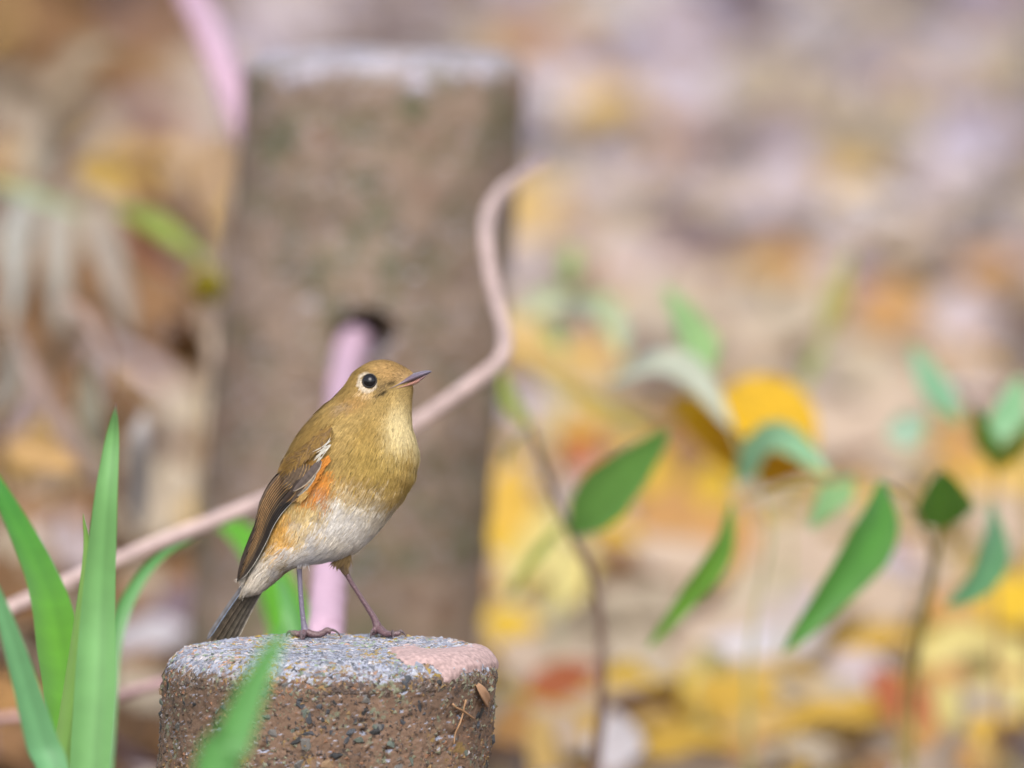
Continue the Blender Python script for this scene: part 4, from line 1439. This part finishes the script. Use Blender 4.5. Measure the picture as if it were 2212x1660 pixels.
dead_weed('dead weed with pale upright blades low beside the grass tip',
          [(240, 760, 7.6), (235, 900, 7.6), (235, 1060, 7.6), (240, 1250, 7.6)],
          [([(235, 1000, 7.6), (200, 930, 7.58), (190, 830, 7.57), (200, 770, 7.56)], 82, (176, 172, 154)),
           ([(300, 1140, 7.5), (296, 1050, 7.48), (298, 960, 7.46), (310, 890, 7.46)], 84, (186, 182, 182)),
           ([(235, 1060, 7.6), (150, 950, 7.6), (80, 830, 7.6), (30, 700, 7.6)], 60, (172, 150, 142)),
           ([(20, 960, 7.55), (95, 985, 7.53), (175, 1015, 7.52)], 112, (200, 162, 108), (0, -1, .5)),
           ([(175, 1015, 7.52), (210, 1040, 7.56), (235, 1060, 7.6)], 10, (140, 120, 100)),
           ([(238, 1120, 7.6), (270, 1130, 7.55), (300, 1140, 7.5)], 12, (140, 120, 100)),
           ([(240, 760, 7.6), (190, 690, 7.6), (120, 640, 7.6)], 52, (172, 148, 138)),
           ([(240, 780, 7.6), (280, 830, 7.6), (340, 870, 7.6)], 50, (170, 140, 110))])
dead_weed('dead weed with a pale slanting blade near the top of the tall post',
          [(110, 210, 8.8), (100, 330, 8.8), (90, 480, 8.8), (90, 600, 8.8)],
          [([(60, 400, 8.8), (85, 330, 8.8), (105, 230, 8.8)], 70, (176, 172, 160)),
           ([(110, 210, 8.8), (180, 120, 8.8), (260, 100, 8.8)], 80, (170, 152, 130), (0, -.9, .5)),
           ([(100, 420, 8.8), (190, 330, 8.8), (300, 240, 8.8)], 55, (168, 150, 138)),
           ([(96, 450, 8.8), (40, 480, 8.8), (-20, 560, 8.8)], 60, (170, 165, 155))])
dead_weed('dead weed with grey blades at the edge of the clearing',
          [(-10, 700, 7.8), (0, 850, 7.8), (5, 1000, 7.8), (5, 1150, 7.8)],
          [([(0, 900, 7.8), (20, 810, 7.79), (22, 700, 7.78)], 66, (182, 178, 170)),
           ([(0, 960, 7.8), (60, 900, 7.79), (110, 800, 7.78)], 54, (176, 152, 144)),
           ([(4, 1080, 7.8), (90, 1040, 7.78), (180, 960, 7.76)], 48, (164, 140, 120))])
seedling('seedling with a round yellow green bud and a peach leaf beside the tall post',
         [([(445, 570, 7.75), (448, 660, 7.75), (440, 800, 7.75), (425, 960, 7.75)], 12, (130, 110, 70))],
         [([(250, 455, 7.8), (320, 480, 7.79), (380, 520, 7.78), (450, 570, 7.76)], 62, (146, 182, 92), (0, -.7, .8)),
          ([(440, 650, 7.75), (446, 612, 7.74), (444, 572, 7.74)], 88, (176, 160, 36), (0, -1, .3)),
          ([(474, 290, 7.85), (466, 380, 7.83), (452, 480, 7.8)], 112, (196, 164, 128), (-.2, -1, .5)),
          ([(446, 570, 7.75), (450, 520, 7.78), (452, 480, 7.8)], 10, (130, 110, 70)),
          ([(360, 680, 7.7), (400, 745, 7.7), (440, 800, 7.75)], 84, (92, 64, 36), (.2, -1, -.5)),  # dark leaf added in place of the shaded gap under the bud
          ([(250, 455, 7.8), (290, 505, 7.8), (330, 560, 7.8), (380, 600, 7.8)], 40, (176, 108, 86), (0, -.9, .3))])


# ------------------------------------------------------------------ fallen leaves
def leaf_shape(n=6, m=5, point=.7, seed=0):
    """rows along the midrib, columns across: a dry leaf with a tip, cupped, its margin waved"""
    r = np.random.default_rng(seed)
    t = np.linspace(0, 1, n); u = np.linspace(-1, 1, m)
    w = np.sin(math.pi * np.clip(t, .02, .985) ** point) ** .75
    w = w * (1 + .10 * r.normal(size=n))
    X = (t[:, None] - .5) * np.ones(m)[None] 
    Yv = u[None] * w[:, None] * .5
    cup = r.uniform(-.25, .35); curl = r.uniform(-.35, .45)
    Z = cup * (u[None] ** 2) * w[:, None] * .5 + curl * (t[:, None] - .5) ** 2 + .05 * r.normal(size=(n, m)) * w[:, None]
    return np.stack([X, Yv, Z], -1).reshape(-1, 3), grid_faces(n, m)


SHAPES = [leaf_shape(6, 5, p, k) for k, p in enumerate([.7, .8, .6, .9, .75, .65, 1.0, .7, .85, .6, .7, .8])]
LEAF_GAIN = .55
KINDS = {  # colour class: sRGB-like tint, label phrase
    'ochre': ((200, 164, 88), 'dull mustard fallen leaf'),
    'amber': ((224, 182, 76), 'strong amber yellow fallen leaf'),
    'lavender': ((188, 178, 196), 'pale lavender grey fallen leaf'),
    'white': ((222, 216, 224), 'whitish upturned fallen leaf'),
    'pink': ((206, 190, 194), 'pinkish beige fallen leaf'),
    'tan': ((198, 182, 160), 'dull tan fallen leaf'),
    'peach': ((210, 188, 168), 'peach coloured fallen leaf'),
    'gold': ((222, 186, 116), 'golden ochre fallen leaf'),
    'orange': ((198, 150, 92), 'orange fallen leaf'),
    'yellow': ((232, 192, 52), 'bright yellow fallen leaf'),
    'lemon': ((228, 212, 138), 'pale lemon yellow fallen leaf'),
    'brown': ((150, 112, 76), 'brown withered fallen leaf'),
    'umber': ((104, 78, 54), 'dark umber rotted fallen leaf'),
    'mauve': ((150, 128, 138), 'dark mauve fallen leaf'),
    'rust': ((182, 104, 66), 'rust red fallen leaf'),
}
LEAF_MESH = {}


def leaf_mesh(kind, k):
    key = (kind, k)
    if key not in LEAF_MESH:
        V, F = SHAPES[k]
        r = np.random.default_rng(len(LEAF_MESH) + 5)
        c = lin(KINDS[kind][0], LEAF_GAIN)
        C = np.repeat(c[None], len(V), 0) * r.uniform(.85, 1.12, (len(V), 1))
        me = mesh('fallen_leaf', V, F, True, C)
        me.materials.append(M_LEAF)
        LEAF_MESH[key] = me
    return LEAF_MESH[key]


from mathutils import Matrix
TAKEN = []
LANDMARKS = [(1150, 1300, 'by the foot of the brown stemmed seedling'), (1300, 1550, 'in front of the brown stemmed seedling'), (1400, 1150, 'beside the slanting bright green leaf'),
             (1480, 1350, 'under the narrow drooping green leaf'), (1790, 1300, 'under the long dark drooping leaf'), (1950, 1480, 'at the foot of the drooping leaved seedling'),
             (1650, 1580, 'in front of the drooping leaved seedlings'), (2120, 1330, 'below the curved bluish leaf'), (2150, 1560, 'in front of the curved bluish leaf'), (2050, 1010, 'around the rosette seedling'),
             (1650, 1030, 'below the big folded yellow leaf'), (1400, 850, 'beside the pale arching leaves'), (1850, 800, 'behind the rosette seedling'), (1700, 620, 'behind the olive yellow stalk'),
             (1300, 620, 'behind the pale drooping seedling leaf'), (1150, 800, 'beside the bend of the vine'), (1200, 380, 'beyond the tip of the bent vine'), (1900, 450, 'beyond the seedlings'),
             (1500, 250, 'far beyond the bent vine tip'), (2050, 150, 'far beyond the rosette seedling'), (900, 40, 'beyond the top of the tall post'), (380, 350, 'beside the top half of the tall post'),
             (200, 300, 'behind the hanging grey blades'), (120, 60, 'far behind the dead weeds'), (350, 750, 'beside the round yellow green bud'), (120, 900, 'between the dead weeds'),
             (380, 1080, 'beside the foot of the tall post'), (100, 1250, 'behind the broad grass tuft'), (320, 1330, 'under the long vine near the low post'), (200, 1560, 'at the foot of the broad grass tuft')]


def fallen(px, py, w, h, kind, turn=0.0, tilt=50, label=None, k=None):
    """a leaf propped on the litter, its foot on the ground below the given picture position"""
    foot = G(px, py + h * .42, .018)
    z = (foot - CAMP) @ FW
    sc = PXM * z / D
    r = random
    t = math.radians(tilt)
    e2 = np.array([0, math.cos(t), math.sin(t)])
    nn = np.array([0, -math.sin(t), math.cos(t)])
    ll, ww = w * sc * 1.12, h * sc / math.sin(t + .09) * 1.12
    a = math.radians(turn)
    ax = np.array([math.cos(a), 0, 0]) + e2 * math.sin(a)
    by = -math.sin(a) * np.array([1., 0, 0]) + e2 * math.cos(a)
    o = bpy.data.objects.new('fallen_leaf', leaf_mesh(kind, r.randrange(len(SHAPES)) if k is None else k))
    COL.objects.link(o)
    c = foot + e2 * ww * .42 + np.array([0, 0, .003])
    M = Matrix([[ax[0] * ll, by[0] * ww, nn[0] * ll * .7, c[0]], [ax[1] * ll, by[1] * ww, nn[1] * ll * .7, c[1]], [ax[2] * ll, by[2] * ww, nn[2] * ll * .7, c[2]], [0, 0, 0, 1]])
    o.matrix_world = M
    pose = 'upturned ' if tilt > 49 else ('' if tilt > 34 else 'flat lying ')
    lm = min(LANDMARKS, key=lambda q: ((q[0] - px) / 1.0) ** 2 + ((q[1] - py) * 1.3) ** 2)
    o['label'] = label or pose + KINDS[kind][1] + ' ' + lm[2]
    o['category'] = 'leaf'
    o['group'] = 'fallen leaves'
    TAKEN.append((px, py))
    return o


FEATURED = [
    # upper right, far litter
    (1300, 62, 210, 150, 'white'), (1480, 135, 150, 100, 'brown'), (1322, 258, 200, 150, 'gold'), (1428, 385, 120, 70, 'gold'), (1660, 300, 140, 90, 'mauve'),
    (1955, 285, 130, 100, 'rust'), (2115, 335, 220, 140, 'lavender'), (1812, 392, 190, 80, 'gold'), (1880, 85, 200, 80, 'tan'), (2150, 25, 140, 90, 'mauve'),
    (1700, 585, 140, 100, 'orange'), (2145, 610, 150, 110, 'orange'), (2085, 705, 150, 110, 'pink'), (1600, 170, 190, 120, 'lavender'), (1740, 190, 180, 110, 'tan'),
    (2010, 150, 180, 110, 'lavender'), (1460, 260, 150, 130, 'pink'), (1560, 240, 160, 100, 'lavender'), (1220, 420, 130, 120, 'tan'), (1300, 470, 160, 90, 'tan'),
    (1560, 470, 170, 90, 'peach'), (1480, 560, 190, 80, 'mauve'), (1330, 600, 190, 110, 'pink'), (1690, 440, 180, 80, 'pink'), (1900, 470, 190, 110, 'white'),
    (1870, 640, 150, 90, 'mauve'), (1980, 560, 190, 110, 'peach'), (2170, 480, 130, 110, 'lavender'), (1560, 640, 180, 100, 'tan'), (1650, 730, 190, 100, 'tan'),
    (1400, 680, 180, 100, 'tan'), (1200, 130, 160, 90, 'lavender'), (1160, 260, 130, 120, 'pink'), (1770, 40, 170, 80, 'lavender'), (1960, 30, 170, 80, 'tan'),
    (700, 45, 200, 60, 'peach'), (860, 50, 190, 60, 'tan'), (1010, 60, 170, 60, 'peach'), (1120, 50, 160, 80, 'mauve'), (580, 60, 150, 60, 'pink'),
    # middle right
    (1130, 480, 120, 120, 'gold'), (1150, 590, 120, 110, 'pink'), (1250, 790, 190, 110, 'gold'), (1130, 760, 130, 120, 'gold'), (1330, 760, 120, 90, 'orange'),
    (1920, 690, 150, 130, 'orange'), (2060, 800, 150, 90, 'orange'), (1860, 800, 190, 100, 'tan'), (1960, 880, 260, 90, 'tan'), (1840, 960, 230, 130, 'peach'),
    (1250, 900, 190, 100, 'tan'), (1340, 950, 150, 90, 'gold'), (2095, 985, 110, 150, 'orange'), (2180, 1060, 130, 110, 'amber'), (1900, 1085, 120, 90, 'mauve'),
    (1960, 1010, 190, 80, 'tan'), (1700, 1090, 200, 90, 'pink'), (1480, 1010, 130, 110, 'brown'), (1262, 1010, 100, 130, 'rust'), (2090, 1135, 110, 60, 'umber'),
    # lower right
    (1100, 1120, 110, 190, 'amber'), (1190, 1265, 190, 160, 'lemon'), (1090, 1230, 90, 130, 'yellow'), (1125, 1360, 150, 90, 'tan'), (1560, 1190, 190, 160, 'orange'),
    (1450, 1130, 160, 130, 'orange'), (1460, 1240, 190, 140, 'peach'), (1380, 1320, 180, 120, 'tan'), (1740, 1220, 200, 130, 'peach'), (1650, 1300, 190, 120, 'tan'),
    (1640, 1425, 250, 120, 'white'), (1730, 1345, 170, 110, 'pink'), (1540, 1390, 190, 100, 'peach'), (1400, 1440, 200, 90, 'tan'), (1405, 1530, 200, 95, 'yellow'),
    (1215, 1490, 150, 80, 'rust'), (1160, 1440, 150, 90, 'peach'), (1640, 1540, 270, 100, 'amber'), (1815, 1565, 230, 110, 'amber'), (1935, 1430, 220, 90, 'amber'),
    (1880, 1330, 200, 120, 'peach'), (2110, 1440, 230, 120, 'lemon'), (2190, 1310, 130, 150, 'yellow'), (2060, 1350, 130, 110, 'orange'), (2140, 1550, 230, 110, 'lemon'),
    (1962, 1545, 90, 190, 'rust'), (1880, 1480, 170, 80, 'pink'), (2160, 1150, 150, 120, 'peach'), (2030, 1620, 190, 70, 'orange'), (1330, 1625, 110, 120, 'white'),
    (1190, 1600, 150, 110, 'peach'), (1110, 1600, 90, 110, 'orange'), (1490, 1625, 170, 80, 'amber'), (1600, 1640, 150, 60, 'orange'), (1720, 1640, 170, 70, 'tan'),
    (1250, 1380, 110, 110, 'tan'), (1340, 1220, 130, 80, 'brown'), (2200, 1620, 120, 70, 'umber'), (1530, 1650, 90, 50, 'umber'), (2000, 1220, 150, 90, 'peach'),
    (1820, 1140, 120, 80, 'tan'), (1940, 1250, 120, 90, 'lavender'), (1450, 1560, 160, 60, 'amber'), (1290, 1110, 140, 110, 'pink'),
    # left
    (235, 385, 130, 130, 'ochre'), (315, 385, 110, 100, 'ochre'), (460, 385, 120, 190, 'peach'), (100, 985, 190, 130, 'ochre'), (285, 270, 90, 90, 'mauve'), (295, 45, 80, 120, 'mauve'),
    (190, 290, 150, 70, 'umber'), (150, 40, 170, 80, 'brown'), (60, 120, 150, 90, 'brown'), (40, 240, 130, 90, 'tan'), (410, 740, 90, 110, 'umber'), (265, 865, 140, 70, 'brown'),  # umber leaf nearest the bud colours in the dark gap there
    (330, 700, 120, 200, 'brown'), (400, 900, 120, 110, 'tan'), (390, 1060, 120, 120, 'tan'), (300, 1405, 210, 80, 'white'), (405, 1290, 130, 90, 'brown'), (310, 1290, 130, 90, 'tan'),
    (20, 1515, 130, 100, 'orange'), (30, 1200, 140, 110, 'tan'), (120, 1130, 140, 100, 'tan'), (190, 1250, 120, 90, 'pink'), (260, 1600, 190, 100, 'umber'), (60, 1620, 150, 80, 'brown'),
    (290, 1500, 160, 80, 'tan'), (370, 150, 140, 110, 'brown'), (330, 480, 130, 90, 'brown'), (390, 330, 130, 130, 'brown'), (330, 1140, 130, 100, 'tan'), (50, 900, 130, 80, 'lavender'),
    (300, 150, 130, 110, 'brown'), (430, 480, 110, 100, 'brown'),
]
for i, (px, py, w, h, kd) in enumerate(FEATURED):
    fallen(px, py, w, h, kd, random.uniform(-40, 40), random.uniform(38, 62))


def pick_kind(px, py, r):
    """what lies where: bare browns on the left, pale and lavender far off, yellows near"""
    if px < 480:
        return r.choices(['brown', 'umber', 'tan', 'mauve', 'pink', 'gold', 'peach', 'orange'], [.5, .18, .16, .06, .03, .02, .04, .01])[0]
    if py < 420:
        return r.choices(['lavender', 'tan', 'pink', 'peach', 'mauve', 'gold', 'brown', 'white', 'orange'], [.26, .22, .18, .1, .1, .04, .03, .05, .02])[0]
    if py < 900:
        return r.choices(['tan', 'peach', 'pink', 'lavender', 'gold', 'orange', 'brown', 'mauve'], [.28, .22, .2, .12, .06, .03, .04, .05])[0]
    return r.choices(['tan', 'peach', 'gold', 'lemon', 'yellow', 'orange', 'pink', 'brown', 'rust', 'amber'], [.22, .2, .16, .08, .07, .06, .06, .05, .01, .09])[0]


rr = random.Random(4)
n_ind = 296 - len(FEATURED)
k = 0
while k < n_ind:
    px, py = rr.uniform(-10, 2220), rr.uniform(380, 1650) if rr.random() < .8 else rr.uniform(20, 400)
    if 540 < px < 1010 and py > 100: continue
    if 340 < px < 1090 and py > 1330: continue
    fallen(px, py, rr.uniform(90, 170), rr.uniform(40, 90), pick_kind(px, py, rr), rr.uniform(-70, 70), rr.uniform(30, 62))
    k += 1

# the big yellow leaf caught upright among the seedlings
def big_leaf():
    c = P(1640, 905, 7.15)
    n, m = 16, 13
    t = np.linspace(0, 1, n); u = np.linspace(-1, 1, m)
    # midrib from the upper right down to the left, the lower half folded back under
    mid = catmull([P(1748, 1010, 7.12), P(1700, 985, 7.10), P(1640, 965, 7.09), P(1590, 925, 7.10), P(1556, 862, 7.14)], n)
    up = catmull([P(1768, 970, 7.15), P(1758, 880, 7.22), P(1700, 822, 7.26), P(1620, 812, 7.25), P(1562, 845, 7.17)], n)
    dn = catmull([P(1730, 1030, 7.15), P(1650, 1052, 7.22), P(1560, 1010, 7.26), P(1480, 930, 7.25), P(1440, 865, 7.22)], n)
    V = np.zeros((n, m, 3))
    for j, x in enumerate(u):
        s = abs(x)
        e = up if x > 0 else dn
        V[:, j] = mid * (1 - s) + e * s + np.array([0, -.006, .004])[None] * (s * (1 - s) * 2)
    C = np.repeat(lin((240, 190, 14), .62)[None], n * m, 0)
    Vv = V.reshape(-1, 3)
    o = bpy.data.objects.new('fallen_leaf', None)
    b = G(1620, 1250); b = np.array([c[0], c[1], 0])
    ob = mk('fallen_leaf', Vv, grid_faces(n, m), M_LEAF, cols=C, base=b)
    bpy.data.objects.remove(o)
    tag(ob, 'large folded deep yellow leaf caught upright among the seedlings', 'leaf')


big_leaf()


# the rest of the litter, too many to tell apart
def litter(n):
    r = np.random.default_rng(99); pr = random.Random(8)
    VV, FF, CC, o = [], [], [], 0
    for i in range(n):
        if i < n * .6:
            y = 6.9 + 14 * r.random() ** 1.35
            x = r.uniform(-1, 1) * (y * .05 + .25)
        else:
            y = 3 + 15 * r.random() ** 1.1; x = r.uniform(-2.4, 2.4)
        if math.hypot(x - fp.location.x, y - fp.location.y) < .09 or math.hypot(x - bp_.location.x + .03, y - bp_.location.y) < .1: continue
        rel = np.array([x, y, 0]) - CAMP
        dep = rel @ FW
        px, py = 1106 + rel[0] / dep / K, 830 - (rel @ UPV) / dep / K
        kd = pick_kind(px, py, pr)
        V, F = SHAPES[r.integers(len(SHAPES))]
        L = r.uniform(.04, .08) * (1 + max(0, y - 8) * .11)
        q = V * [L, L * r.uniform(.5, .8), L * .8]
        a, t, b2 = r.uniform(0, 6.28), abs(r.normal()) * .4, r.uniform(0, 6.28)
        R = np.array(Matrix.Rotation(b2, 3, 'Z') @ Matrix.Rotation(t, 3, 'X') @ Matrix.Rotation(a, 3, 'Z'))
        q = q @ R.T
        q[:, 2] -= q[:, 2].min() * .8
        VV.append(q + [x, y, r.uniform(0, .012)])
        c = lin(KINDS[kd][0], LEAF_GAIN) * r.uniform(.8, 1.12)
        CC.append(np.repeat(c[None], len(q), 0))
        FF += [tuple(v + o for v in f) for f in F]
        o += len(q)
    ob = mk('leaf_litter', np.vstack(VV), FF, M_LEAF, cols=np.vstack(CC), base=(0, 0, 0))
    tag(ob, 'carpet of withered tan and pinkish leaves covering the ground', 'leaf litter', kind='stuff')


litter(17000)
